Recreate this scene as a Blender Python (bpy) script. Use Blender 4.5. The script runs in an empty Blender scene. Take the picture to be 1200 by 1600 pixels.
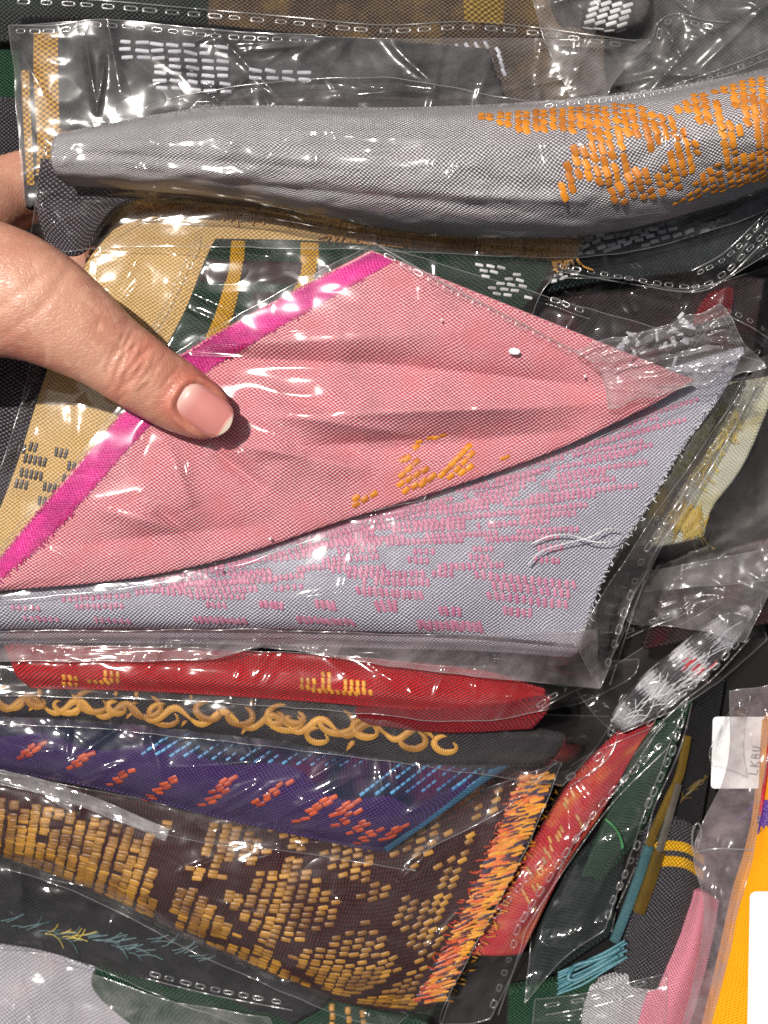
import bpy, math, random
import numpy as np
from mathutils import Matrix, Vector

sc = bpy.context.scene
COL = sc.collection
S = 1.0 / 6000.0            # one layout unit is a sixth of a millimetre
HC = 2160.0                 # camera height above the layout plane, layout units
random.seed(4)
RNG = np.random.RandomState(7)

# ------------------------------------------------------------------ camera
cam_d = bpy.data.cameras.new('camera')
cam = bpy.data.objects.new('camera', cam_d)
COL.objects.link(cam)
cam.location = (0, 0, HC * S)
cam.rotation_euler = (0, 0, 0)
cam_d.sensor_fit = 'VERTICAL'
cam_d.angle = 2 * math.atan(800.0 / HC)
cam_d.clip_start = 0.005
cam_d.clip_end = 50
cam_d.dof.use_dof = True
cam_d.dof.focus_distance = (HC - 330) * S
cam_d.dof.aperture_fstop = 14.0
sc.camera = cam

# ------------------------------------------------------------------ light
SUN = Vector((-0.27, 0.24, 0.93)).normalized()
w = bpy.data.worlds.new('World'); sc.world = w; w.use_nodes = True
wn = w.node_tree
bgn = wn.nodes['Background']
sky = wn.nodes.new('ShaderNodeTexSky'); sky.sky_type = 'NISHITA'; sky.sun_disc = False
sky.sun_elevation = math.asin(SUN.z)
sky.sun_rotation = math.atan2(SUN.x, SUN.y)
sky.dust_density = 4.0; sky.ozone_density = 0.6
hsv = wn.nodes.new('ShaderNodeHueSaturation'); hsv.inputs['Saturation'].default_value = 0.35
wn.links.new(sky.outputs[0], hsv.inputs['Color'])
wn.links.new(hsv.outputs[0], bgn.inputs['Color'])
bgn.inputs['Strength'].default_value = 0.05
sun_d = bpy.data.lights.new('sun', 'SUN'); sun_d.energy = 4.0; sun_d.angle = math.radians(0.6)
sun_d.color = (1.0, 0.95, 0.88)
sun_o = bpy.data.objects.new('sun', sun_d); COL.objects.link(sun_o)
sun_o.rotation_euler = SUN.to_track_quat('Z', 'Y').to_euler()
sun_o.location = SUN * 1.0
sc.view_settings.view_transform = 'Standard'
sc.view_settings.look = 'None'
sc.view_settings.exposure = 0.05
sc.view_settings.gamma = 1.0
sc.render.engine = 'CYCLES'
sc.cycles.use_denoising = True
sc.cycles.max_bounces = 5
sc.cycles.diffuse_bounces = 2
sc.cycles.glossy_bounces = 2
sc.cycles.transmission_bounces = 4
sc.cycles.transparent_max_bounces = 40
sc.cycles.caustics_reflective = False
sc.cycles.caustics_refractive = False
sc.cycles.sample_clamp_indirect = 4.0

# ------------------------------------------------------------------ colour and node helpers
def lin(r, g, b):
    f = lambda c: (c / 12.92 if c <= 0.04045 else ((c + 0.055) / 1.055) ** 2.4)
    return (f(r / 255.0), f(g / 255.0), f(b / 255.0), 1.0)

class NT:
    def __init__(s, name):
        s.m = bpy.data.materials.new(name); s.m.use_nodes = True
        s.t = s.m.node_tree; s.t.nodes.clear()
        s.out = s.t.nodes.new('ShaderNodeOutputMaterial')
    def n(s, typ, **kw):
        nd = s.t.nodes.new(typ)
        for k, v in kw.items():
            if k.startswith('i_'):
                nd.inputs[k[2:].replace('_', ' ')].default_value = v
            else:
                setattr(nd, k, v)
        return nd
    def l(s, a, b): s.t.links.new(a, b)
    def math(s, op, a, b=None, clamp=False):
        nd = s.t.nodes.new('ShaderNodeMath'); nd.operation = op; nd.use_clamp = clamp
        for i, x in enumerate((a, b)):
            if x is None: continue
            if isinstance(x, (int, float)): nd.inputs[i].default_value = x
            else: s.l(x, nd.inputs[i])
        return nd.outputs[0]
    def mix(s, f, a, b):
        nd = s.t.nodes.new('ShaderNodeMix'); nd.data_type = 'RGBA'
        for idx, x in ((0, f), (6, a), (7, b)):
            if isinstance(x, (int, float)): nd.inputs[idx].default_value = x
            elif isinstance(x, tuple): nd.inputs[idx].default_value = x
            else: s.l(x, nd.inputs[idx])
        return nd.outputs[2]
    def rng(s, x, a, b, c=0.0, d=1.0, smooth=True):
        nd = s.t.nodes.new('ShaderNodeMapRange')
        nd.interpolation_type = 'SMOOTHSTEP' if smooth else 'LINEAR'
        s.l(x, nd.inputs[0])
        for i, v in zip((1, 2, 3, 4), (a, b, c, d)): nd.inputs[i].default_value = v
        return nd.outputs[0]

def weave(name, dark, light, px=9.0, py=6.5, rough=0.5, var=0.25, bump=0.6, angle=0.0, mode='plain',
          blotch=None, lo=-0.35, hi=0.6, spec=0.25, sheen=0.03, fuzz=0.0):
    """woven cloth: UV is in hundredths of layout units"""
    t = NT(name)
    uv = t.n('ShaderNodeTexCoord')
    mp = t.n('ShaderNodeMapping'); mp.inputs['Rotation'].default_value = (0, 0, math.radians(angle))
    t.l(uv.outputs['UV'], mp.inputs[0])
    nz = t.n('ShaderNodeTexNoise', i_Scale=2.2, i_Detail=3.0)
    t.l(uv.outputs['UV'], nz.inputs['Vector'])
    sub = t.n('ShaderNodeVectorMath', operation='SUBTRACT'); sub.inputs[1].default_value = (0.5, 0.5, 0.5)
    t.l(nz.outputs['Color'], sub.inputs[0])
    scl = t.n('ShaderNodeVectorMath', operation='SCALE'); scl.inputs['Scale'].default_value = 0.10
    t.l(sub.outputs[0], scl.inputs[0])
    add = t.n('ShaderNodeVectorMath', operation='ADD')
    t.l(mp.outputs[0], add.inputs[0]); t.l(scl.outputs[0], add.inputs[1])
    sep = t.n('ShaderNodeSeparateXYZ'); t.l(add.outputs[0], sep.inputs[0])
    k = 100 * math.pi * (2.35 if mode == 'plain' else 1.4)
    if mode == 'twill':
        a = t.math('SINE', t.math('ADD', t.math('MULTIPLY', sep.outputs[0], 2 * k / px), t.math('MULTIPLY', sep.outputs[1], 2 * k / py)))
        b = t.math('SINE', t.math('MULTIPLY', sep.outputs[0], 2 * k / (px * 0.55)))
        h = t.math('ADD', t.math('MULTIPLY', a, 0.7), t.math('MULTIPLY', b, 0.3))
    elif mode == 'rib':
        a = t.math('SINE', t.math('MULTIPLY', sep.outputs[0], 2 * k / px))
        b = t.math('SINE', t.math('MULTIPLY', sep.outputs[1], 2 * k / py))
        h = t.math('ADD', t.math('MULTIPLY', a, 0.75), t.math('MULTIPLY', b, 0.35))
    else:
        a = t.math('SINE', t.math('MULTIPLY', sep.outputs[0], k / px))
        b = t.math('SINE', t.math('MULTIPLY', sep.outputs[1], k / py))
        h = t.math('MULTIPLY', a, b)
    fine = t.n('ShaderNodeTexNoise', i_Scale=28.0, i_Detail=2.0)
    t.l(uv.outputs['UV'], fine.inputs['Vector'])
    h2 = t.math('ADD', h, t.math('MULTIPLY', t.math('SUBTRACT', fine.outputs[0], 0.5), 0.9 + fuzz))
    f = t.rng(h2, lo, hi)
    c = t.mix(f, dark, light)
    big = t.n('ShaderNodeTexNoise', i_Scale=1.1, i_Detail=4.0, i_Roughness=0.6)
    t.l(uv.outputs['UV'], big.inputs['Vector'])
    if blotch is not None:
        c = t.mix(t.math('MULTIPLY', t.rng(big.outputs[0], 0.45, 0.68), 0.75), c, t.mix(f, tuple(x * 0.6 for x in blotch[:3]) + (1,), blotch))
    v = t.rng(big.outputs[0], 0.25, 0.75, 1.0 - var, 1.0 + var * 0.5)
    hs = t.n('ShaderNodeHueSaturation'); t.l(v, hs.inputs['Value']); t.l(c, hs.inputs['Color'])
    p = t.n('ShaderNodeBsdfPrincipled')
    t.l(hs.outputs[0], p.inputs['Base Color'])
    p.inputs['Roughness'].default_value = rough
    p.inputs['Specular IOR Level'].default_value = spec
    p.inputs['Sheen Weight'].default_value = sheen
    bp = t.n('ShaderNodeBump'); bp.inputs['Strength'].default_value = bump
    bp.inputs['Distance'].default_value = 2.2 * S
    t.l(h2, bp.inputs['Height']); t.l(bp.outputs[0], p.inputs['Normal'])
    t.l(p.outputs[0], t.out.inputs[0])
    return t.m

def thread(name, col, col2=None, rough=0.38, spec=0.5, metal=0.0):
    t = NT(name)
    tc = t.n('ShaderNodeTexCoord'); oi = t.n('ShaderNodeObjectInfo')
    geo = t.n('ShaderNodeNewGeometry')
    nz = t.n('ShaderNodeTexNoise', i_Scale=2600.0, i_Detail=2.0)
    t.l(geo.outputs['Position'], nz.inputs['Vector'])
    c2 = col2 if col2 else tuple(x * 0.55 for x in col[:3]) + (1,)
    nz2 = t.n('ShaderNodeTexNoise', i_Scale=140.0, i_Detail=2.0)
    t.l(geo.outputs['Position'], nz2.inputs['Vector'])
    f = t.math('ADD', t.math('MULTIPLY', oi.outputs['Random'], 0.35), t.math('MULTIPLY', nz2.outputs[0], 0.9))
    c = t.mix(t.rng(f, 0.35, 0.95), col, c2)
    p = t.n('ShaderNodeBsdfPrincipled'); t.l(c, p.inputs['Base Color'])
    p.inputs['Roughness'].default_value = rough; p.inputs['Specular IOR Level'].default_value = spec
    p.inputs['Metallic'].default_value = metal
    bp = t.n('ShaderNodeBump'); bp.inputs['Strength'].default_value = 0.5; bp.inputs['Distance'].default_value = 1.2 * S
    t.l(nz.outputs[0], bp.inputs['Height']); t.l(bp.outputs[0], p.inputs['Normal'])
    t.l(p.outputs[0], t.out.inputs[0])
    return t.m

def film_mat(name, haze=0.05, tint=(0.97, 0.965, 0.965, 1), rough=0.10, gloss=1.5, bump=0.35, sc_=3.0, hz=(0.78, 0.74, 0.75, 1), broad=0.05):
    t = NT(name)
    tc = t.n('ShaderNodeTexCoord')
    nz = t.n('ShaderNodeTexNoise', i_Scale=sc_ * 0.5, i_Detail=1.5, i_Roughness=0.45, i_Distortion=0.6)
    t.l(tc.outputs['UV'], nz.inputs['Vector'])
    rid = t.math('ABSOLUTE', t.math('SUBTRACT', nz.outputs[0], 0.5))
    bp = t.n('ShaderNodeBump'); bp.inputs['Strength'].default_value = bump * 0.22; bp.inputs['Distance'].default_value = 22 * S
    t.l(rid, bp.inputs['Height'])
    fr = t.n('ShaderNodeLayerWeight', i_Blend=0.5); t.l(bp.outputs[0], fr.inputs['Normal'])
    sch = t.math('ADD', t.math('MULTIPLY', t.math('POWER', fr.outputs['Facing'], 5.0), 0.9), 0.045)
    fac = t.math('MULTIPLY', sch, gloss * 0.6, clamp=True)
    tr = t.n('ShaderNodeBsdfTransparent', i_Color=tint)
    g1 = t.n('ShaderNodeBsdfGlossy', i_Roughness=rough); t.l(bp.outputs[0], g1.inputs['Normal'])
    g2 = t.n('ShaderNodeBsdfGlossy', i_Roughness=0.38); t.l(bp.outputs[0], g2.inputs['Normal'])
    mg = t.n('ShaderNodeMixShader'); mg.inputs[0].default_value = broad
    t.l(g1.outputs[0], mg.inputs[1]); t.l(g2.outputs[0], mg.inputs[2])
    m1 = t.n('ShaderNodeMixShader'); t.l(fac, m1.inputs[0]); t.l(tr.outputs[0], m1.inputs[1]); t.l(mg.outputs[0], m1.inputs[2])
    df = t.n('ShaderNodeBsdfDiffuse', i_Color=hz); t.l(bp.outputs[0], df.inputs['Normal'])
    m2 = t.n('ShaderNodeMixShader')
    sm = t.n('ShaderNodeTexNoise', i_Scale=1.3, i_Detail=5.0, i_Roughness=0.7); t.l(tc.outputs['UV'], sm.inputs['Vector'])
    t.l(t.rng(sm.outputs[0], 0.3, 0.75, haze * 0.1, haze * 0.45), m2.inputs[0])
    t.l(m1.outputs[0], m2.inputs[1]); t.l(df.outputs[0], m2.inputs[2])
    t.l(m2.outputs[0], t.out.inputs[0])
    return t.m

def plain(name, col, rough=0.5, spec=0.4, var=0.1, scale=60.0):
    t = NT(name)
    geo = t.n('ShaderNodeNewGeometry')
    nz = t.n('ShaderNodeTexNoise', i_Scale=scale, i_Detail=5.0); t.l(geo.outputs['Position'], nz.inputs['Vector'])
    hs = t.n('ShaderNodeHueSaturation'); hs.inputs['Color'].default_value = col
    t.l(t.rng(nz.outputs[0], 0.3, 0.7, 1 - var, 1 + var), hs.inputs['Value'])
    p = t.n('ShaderNodeBsdfPrincipled'); t.l(hs.outputs[0], p.inputs['Base Color'])
    p.inputs['Roughness'].default_value = rough; p.inputs['Specular IOR Level'].default_value = spec
    t.l(p.outputs[0], t.out.inputs[0])
    return t.m

# ------------------------------------------------------------------ geometry helpers
def Wd(P):
    """layout (x right, y down, z up; all in layout units as seen from above) -> metres"""
    P = np.asarray(P, float)
    f = (HC - P[..., 2]) / HC
    return np.stack([(P[..., 0] - 600) * f * S, (800 - P[..., 1]) * f * S, P[..., 2] * S], -1)

def cr(P, n):
    """interpolating spline through P (k,...,3) along axis 0 to n samples"""
    P = np.asarray(P, float); k = len(P)
    if k == 2:
        t = np.linspace(0, 1, n).reshape((-1,) + (1,) * (P.ndim - 1)); return P[0] * (1 - t) + P[1] * t
    E = np.concatenate([[2 * P[0] - P[1]], P, [2 * P[-1] - P[-2]]])
    x = np.linspace(0, k - 1, n); i = np.minimum(x.astype(int), k - 2); t = (x - i).reshape((-1,) + (1,) * (P.ndim - 1))
    a, b, c, d = E[i], E[i + 1], E[i + 2], E[i + 3]
    return 0.5 * (2 * b + (c - a) * t + (2 * a - 5 * b + 4 * c - d) * t ** 2 + (3 * b - a - 3 * c + d) * t ** 3)

def _h(ix, iy, seed):
    n = (ix * 374761393 + iy * 668265263 + seed * 974634777) & 0x7fffffff
    n = ((n ^ (n >> 13)) * 1274126177) & 0x7fffffff
    return ((n ^ (n >> 16)) & 0xffff) / 65535.0
def vnoise(x, y, seed=0):
    ix = np.floor(x).astype(np.int64); iy = np.floor(y).astype(np.int64); fx = x - ix; fy = y - iy
    fx = fx * fx * fx * (fx * (fx * 6 - 15) + 10); fy = fy * fy * fy * (fy * (fy * 6 - 15) + 10)
    return (_h(ix, iy, seed) * (1 - fx) + _h(ix + 1, iy, seed) * fx) * (1 - fy) + (_h(ix, iy + 1, seed) * (1 - fx) + _h(ix + 1, iy + 1, seed) * fx) * fy
def fbm(x, y, seed=0, oct=3):
    r = 0; a = 1; s = 0
    for o in range(oct):
        r = r + a * (vnoise(x * 2 ** o, y * 2 ** o, seed + o * 17) - 0.5); s += a; a *= 0.5
    return r / s * 2

def crease(x, y, c):
    x0, y0, x1, y1, wd, h = c
    dx, dy = x1 - x0, y1 - y0; L2 = dx * dx + dy * dy
    t = np.clip(((x - x0) * dx + (y - y0) * dy) / L2, 0, 1)
    d = np.hypot(x - x0 - t * dx, y - y0 - t * dy)
    return h * np.exp(-(d / wd) ** 1.3) * np.clip(np.sin(np.pi * np.clip(t, 0.04, 0.96)), 0, 1) ** 0.5

class HM:
    x0, y0, st = -320.0, -320.0, 4.0
    def __init__(s): s.a = np.full((560, 460), -40.0)
    def splat(s, P):
        Q = P.reshape(-1, 3)
        ix = np.round((Q[:, 0] - s.x0) / s.st).astype(int); iy = np.round((Q[:, 1] - s.y0) / s.st).astype(int)
        for dx in (-1, 0, 1):
            for dy in (-1, 0, 1):
                jx, jy = ix + dx, iy + dy
                ok = (jx >= 0) & (jx < 460) & (jy >= 0) & (jy < 560)
                np.maximum.at(s.a, (jy[ok], jx[ok]), Q[ok, 2])
    def get(s, x, y):
        fx = np.clip((x - s.x0) / s.st, 0, 457.999); fy = np.clip((y - s.y0) / s.st, 0, 557.999)
        ix = fx.astype(int); iy = fy.astype(int); tx = fx - ix; ty = fy - iy
        a = s.a
        return (a[iy, ix] * (1 - tx) + a[iy, ix + 1] * tx) * (1 - ty) + (a[iy + 1, ix] * (1 - tx) + a[iy + 1, ix + 1] * tx) * ty
hm = HM()

def raw_mesh(name, V, F, UV=None, mats=(), smooth=True, midx=None):
    """V (n,3) metres, F quads (m,4)"""
    me = bpy.data.meshes.new(name)
    V = np.asarray(V, np.float32); F = np.asarray(F, np.int32); m, q = F.shape
    me.vertices.add(len(V)); me.vertices.foreach_set('co', V.ravel())
    me.loops.add(m * q); me.loops.foreach_set('vertex_index', F.ravel())
    me.polygons.add(m); me.polygons.foreach_set('loop_start', np.arange(0, m * q, q, dtype=np.int32))
    me.polygons.foreach_set('loop_total', np.full(m, q, np.int32))
    me.polygons.foreach_set('use_smooth', np.full(m, smooth, bool))
    if midx is not None: me.polygons.foreach_set('material_index', np.asarray(midx, np.int32))
    if UV is not None:
        ul = me.uv_layers.new(name='UVMap'); ul.data.foreach_set('uv', np.asarray(UV, np.float32)[F.ravel()].ravel())
    for x in mats: me.materials.append(x)
    me.update(); me.validate()
    return me

def gquads(nv, nu, off=0):
    i = np.arange(nv - 1)[:, None] * nu + np.arange(nu - 1)[None, :] + off
    return np.stack([i, i + nu, i + nu + 1, i + 1], -1).reshape(-1, 4)

def link(name, me, parent=None):
    o = bpy.data.objects.new(name, me); COL.objects.link(o)
    if parent is not None:
        o.parent = parent; o.matrix_parent_inverse = Matrix.Translation(-parent.location)
    return o

def thing(name, label, cat, at, group=None):
    o = bpy.data.objects.new(name, None); COL.objects.link(o)
    o.empty_display_size = 0.01
    o.location = Vector(Wd(np.array(at, float)))
    o['label'] = label; o['category'] = cat
    if group: o['group'] = group
    return o

class Patch: pass

def make_patch(ctrl, step=5.0, disp=None, lift=0.0):
    C = np.array(ctrl, float)
    def plen(A): return np.linalg.norm(np.diff(A, axis=0), axis=-1).sum(0).max()
    nu = int(max(6, plen(C.transpose(1, 0, 2)) / step)); nv = int(max(6, plen(C) / step))
    G = cr(C, nv)                      # rows
    G = cr(G.transpose(1, 0, 2), nu).transpose(1, 0, 2)
    p = Patch(); p.P = G.copy()
    p.P[..., 2] += lift
    if disp is not None: p.P[..., 2] += disp(p.P[..., 0], p.P[..., 1])
    fin(p)
    return p

def fin(p):
    p.nv, p.nu = p.P.shape[:2]
    p.W = Wd(p.P)
    du = np.gradient(p.W, axis=1); dv = np.gradient(p.W, axis=0)
    n = np.cross(dv, du); n /= np.linalg.norm(n, axis=-1, keepdims=True) + 1e-12
    p.N = n; p.T = du / (np.linalg.norm(du, axis=-1, keepdims=True) + 1e-12)
    au = np.concatenate([[0], np.cumsum(np.linalg.norm(np.diff(p.W, axis=1), axis=-1).mean(0))]) / S
    av = np.concatenate([[0], np.cumsum(np.linalg.norm(np.diff(p.W, axis=0), axis=-1).mean(1))]) / S
    p.au, p.av = au, av

def uv_of(p, mode='arc', ang=0.0):
    if mode == 'planar':
        c, s_ = math.cos(math.radians(ang)), math.sin(math.radians(ang))
        x, y = p.W[..., 0] / S / 100, -p.W[..., 1] / S / 100
        return np.stack([x * c + y * s_, -x * s_ + y * c], -1)
    return np.stack(np.broadcast_arrays(p.au[None, :] / 100, p.av[:, None] / 100), -1)

def cloth_mesh(name, p, mat, layers=2, lt=9.0, uvm='arc', ang=0.0):
    """top sheet plus a rim of rounded folded layers all round"""
    nv, nu = p.nv, p.nu
    V = [p.W.reshape(-1, 3)]; UV = [uv_of(p, uvm, ang).reshape(-1, 2)]; F = [gquads(nv, nu)]
    idx = np.arange(nv * nu).reshape(nv, nu)
    loop = np.concatenate([idx[0, :-1], idx[:-1, -1], idx[-1, :0:-1], idx[:0:-1, 0]])
    B = V[0][loop]; n = len(loop)
    tg = np.roll(B, -1, 0) - np.roll(B, 1, 0); tg[:, 2] = 0
    tg /= np.linalg.norm(tg, axis=1, keepdims=True) + 1e-12
    out = np.stack([tg[:, 1], -tg[:, 0], 0 * tg[:, 0]], 1)
    area = (B[:, 0] * np.roll(B[:, 1], -1) - np.roll(B[:, 0], -1) * B[:, 1]).sum()
    if area < 0: out = -out
    base = nv * nu; prev = loop; bu = UV[0][loop]
    r = lt / 2; k = 0
    for j in range(layers):
        for th in (40, 90, 140, 176):
            a = math.radians(th)
            o_ = r * math.sin(a) * 1.2; dz = -j * lt - r * (1 - math.cos(a))
            V.append(B + out * o_ * S + np.array([0, 0, dz * S])); UV.append(bu + out[:, :2] * (k + 1) * 0.03)
            cur = base + np.arange(n)
            F.append(np.stack([prev, np.roll(prev, -1), np.roll(cur, -1), cur], 1)[:, ::-1] if area > 0 else np.stack([prev, cur, np.roll(cur, -1), np.roll(prev, -1)], 1)[:, ::-1])
            prev = cur; base += n; k += 1
    return raw_mesh(name, np.concatenate(V), np.concatenate(F), np.concatenate(UV), [mat])

def sheet_mesh(name, p, mat, uvm='arc', ang=0.0):
    return raw_mesh(name, p.W.reshape(-1, 3), gquads(p.nv, p.nu), uv_of(p, uvm, ang).reshape(-1, 2), [mat])

def wob(amp, sx, seed, sy=None):
    sy = sy or sx
    return lambda x, y: amp * fbm(x / sx, y / sy, seed)

def cloth(ctrl, label, at, mat, name='folded_cloth', cat='cloth', layers=2, lt=9.0, uvm='arc', ang=0.0, disp=None, step=5.0, part='fabric', root=None, group=None):
    p = make_patch(ctrl, step, disp)
    low = hm.get(p.P[..., 0], p.P[..., 1]) - p.P[..., 2]
    if root is None: root = thing(name, label, cat, at, group)
    p.root = root
    p.o = link(part, cloth_mesh(part, p, mat, layers, lt, uvm, ang), root)
    hm.splat(p.P)
    print('CLOTH', label[:34], 'z %.0f..%.0f' % (p.P[..., 2].min(), p.P[..., 2].max()), 'under by', round(float(np.percentile(low, 90)), 1), round(float(low.max()), 1))
    return p

def band(p, e0, e1, mat, part='stripe', off=1.6, v0=0.0, v1=1.0, n=None, along='v', uvm='arc', ang=0.0):
    """strip of another colour lying on patch p between parameter lines e0(t) and e1(t)"""
    n = n or (p.nv if along == 'v' else p.nu)
    t = np.linspace(v0, v1, n)
    L0 = np.interp(t, np.linspace(0, 1, len(e0)), e0) if not callable(e0) else e0(t)
    L1 = np.interp(t, np.linspace(0, 1, len(e1)), e1) if not callable(e1) else e1(t)
    k = max(4, int(np.abs(L1 - L0).mean() * (p.nu if along == 'v' else p.nv)) + 2)
    s_ = np.linspace(0, 1, k)
    A = L0[:, None] * (1 - s_) + L1[:, None] * s_
    T = np.broadcast_to(t[:, None], A.shape)
    U, Vv = (A, T) if along == 'v' else (T, A)
    fu = np.clip(U, 0, 1) * (p.nu - 1); fv = np.clip(Vv, 0, 1) * (p.nv - 1)
    iu = np.minimum(fu.astype(int), p.nu - 2); iv = np.minimum(fv.astype(int), p.nv - 2)
    tu = (fu - iu)[..., None]; tv = (fv - iv)[..., None]
    def smp(G): return (G[iv, iu] * (1 - tu) + G[iv, iu + 1] * tu) * (1 - tv) + (G[iv + 1, iu] * (1 - tu) + G[iv + 1, iu + 1] * tu) * tv
    q = Patch(); q.P = smp(p.P)
    N = smp(p.N); N[N[..., 2] < 0] *= 1
    prof = np.sin(np.pi * np.clip(s_, 0.0, 1.0)) ** 0.4
    q.W = smp(p.W) + N * (off * (0.15 + 0.85 * prof))[None, :, None] * S
    q.nv, q.nu = q.P.shape[:2]
    q.au = np.concatenate([[0], np.cumsum(np.linalg.norm(np.diff(q.W, axis=1), axis=-1).mean(0))]) / S
    q.av = np.concatenate([[0], np.cumsum(np.linalg.norm(np.diff(q.W, axis=0), axis=-1).mean(1))]) / S
    q.o = link(part, sheet_mesh(part, q, mat, uvm, ang), p.root)
    return q

# --- stitches: one small rounded pill of thread each, laid on the cloth
def pill_mesh(name, mat, cut=0.75):
    na, nb = 5, 9; V = []
    for i, x in enumerate((-0.5, -0.40, 0.0, 0.40, 0.5)):
        e_ = 0.35 if i in (0, 4) else 1.0
        for j in range(nb):
            y = -0.5 + j / (nb - 1)
            strand = 0.80 + 0.20 * math.cos(2 * math.pi * j / (nb - 1) * 3)       # three strands side by side
            z = strand * (max(0.0, 1 - abs(2 * y) ** 3)) ** 0.5 * (0.86 + 0.14 * (i == 2))
            V.append((x, y * (1.0 if i == 2 else (0.74 if i in (0, 4) else 0.94)), z * e_ - 0.12))
    return raw_mesh(name, np.array(V), gquads(na, nb)[:, ::-1], None, [mat])

def bead_mesh(name, mat):
    V = []
    for i in range(9):
        x = -0.5 + i / 8.0; w_ = (max(0.0, 1 - abs(2 * x) ** 2.4)) ** 0.5 * 0.5 + 0.005
        for j in range(7):
            th = math.pi * j / 6; V.append((x, math.cos(th) * w_, math.sin(th) * w_ * 2))
    return raw_mesh(name, np.array(V), gquads(9, 7), None, [mat])

def locate(p, xs, ys):
    Q = p.P.reshape(-1, 3); N = p.N.reshape(-1, 3)
    idx = []
    for x, y in zip(xs, ys):
        d = (Q[:, 0] - x) ** 2 + (Q[:, 1] - y) ** 2 - np.where(N[:, 2] > 0.05, 0, -400)
        idx.append(int(d.argmin()))
    idx = np.array(idx)
    dd = np.hypot(Q[idx, 0] - xs, Q[idx, 1] - ys)
    return idx, dd

def stitches(p, items, mat, part='stitch', limit=300, hgt=0.3):
    """items: (x, y, angle_deg on the picture, length, width)"""
    if not items: return
    it = np.array(items, float)
    idx, dd = locate(p, it[:, 0], it[:, 1])
    Wp = p.W.reshape(-1, 3)[idx]; Np = p.N.reshape(-1, 3)[idx]; Pp = p.P.reshape(-1, 3)[idx]
    keep = dd < 9
    me = pill_mesh(part, mat)
    order = [i for i in np.argsort(-it[:, 3] * it[:, 4]) if keep[i]]
    restV, restF = [], []; base = 0
    pv = np.array([v.co[:] for v in me.vertices]); pf = gquads(5, 9)[:, ::-1]
    inv = Matrix.Translation(-p.root.location)
    for c, i in enumerate(order):
        x, y, a, L, wd = it[i]
        f = (HC - Pp[i, 2]) / HC
        pos = Wd(np.array([x, y, Pp[i, 2]]))
        n = Vector(Np[i])
        pos[2] -= ((pos[0] - Wp[i][0]) * n.x + (pos[1] - Wp[i][1]) * n.y) / max(n.z, 0.25)
        pos = pos + np.array(n) * 0.7 * S
        t = Vector((math.cos(math.radians(a)), -math.sin(math.radians(a)), 0))
        t = (t - n * t.dot(n)).normalized(); b = n.cross(t)
        sx, sy, sz = L * f * S, wd * f * S, wd * hgt * S
        M = Matrix(((t.x * sx, b.x * sy, n.x * sz, pos[0]), (t.y * sx, b.y * sy, n.y * sz, pos[1]), (t.z * sx, b.z * sy, n.z * sz, pos[2]), (0, 0, 0, 1)))
        if c < limit:
            o = bpy.data.objects.new(part, me); COL.objects.link(o)
            o.parent = p.root; o.matrix_parent_inverse = inv; o.matrix_basis = M
        else:
            A = np.array(M); restV.append(pv @ A[:3, :3].T + A[:3, 3]); restF.append(pf + base); base += len(pv)
    if restV:
        o = link(part + '_mass', raw_mesh(part + '_mass', np.concatenate(restV), np.concatenate(restF), None, [mat]), p.root)
        o['kind'] = 'stuff'

def tube_geo(pts, r, sides=6):
    """pts (n,3) metres, r scalar or (n,) metres"""
    P = np.asarray(pts, float); n = len(P); r = np.broadcast_to(np.asarray(r, float), (n,))
    T = np.gradient(P, axis=0); T /= np.linalg.norm(T, axis=1, keepdims=True) + 1e-12
    up = np.array([0.13, 0.21, 1.0]); B = np.cross(T, up); B /= np.linalg.norm(B, axis=1, keepdims=True) + 1e-12
    N = np.cross(B, T)
    a = np.linspace(0, 2 * np.pi, sides, endpoint=False)
    V = P[:, None] + r[:, None, None] * (np.cos(a)[None, :, None] * B[:, None] + np.sin(a)[None, :, None] * N[:, None])
    i = np.arange(n - 1)[:, None] * sides; j = np.arange(sides)[None, :]; j2 = (j + 1) % sides
    F = np.stack([i + j, i + j2, i + sides + j2, i + sides + j], -1).reshape(-1, 4)
    return V.reshape(-1, 3), F
def tubes(name, paths, r, mat, root, sides=5, kind=None, layout=True, n=None):
    V, F, b = [], [], 0
    for q in paths:
        q = np.asarray(q, float)
        if n: q = cr(q, n)
        rr = np.full(len(q), r); 
        v, f = tube_geo(Wd(q) if layout else q, rr * S, sides); V.append(v); F.append(f + b); b += len(v)
    o = link(name, raw_mesh(name, np.concatenate(V), np.concatenate(F), None, [mat]), root)
    if kind: o['kind'] = kind
    return o

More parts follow.
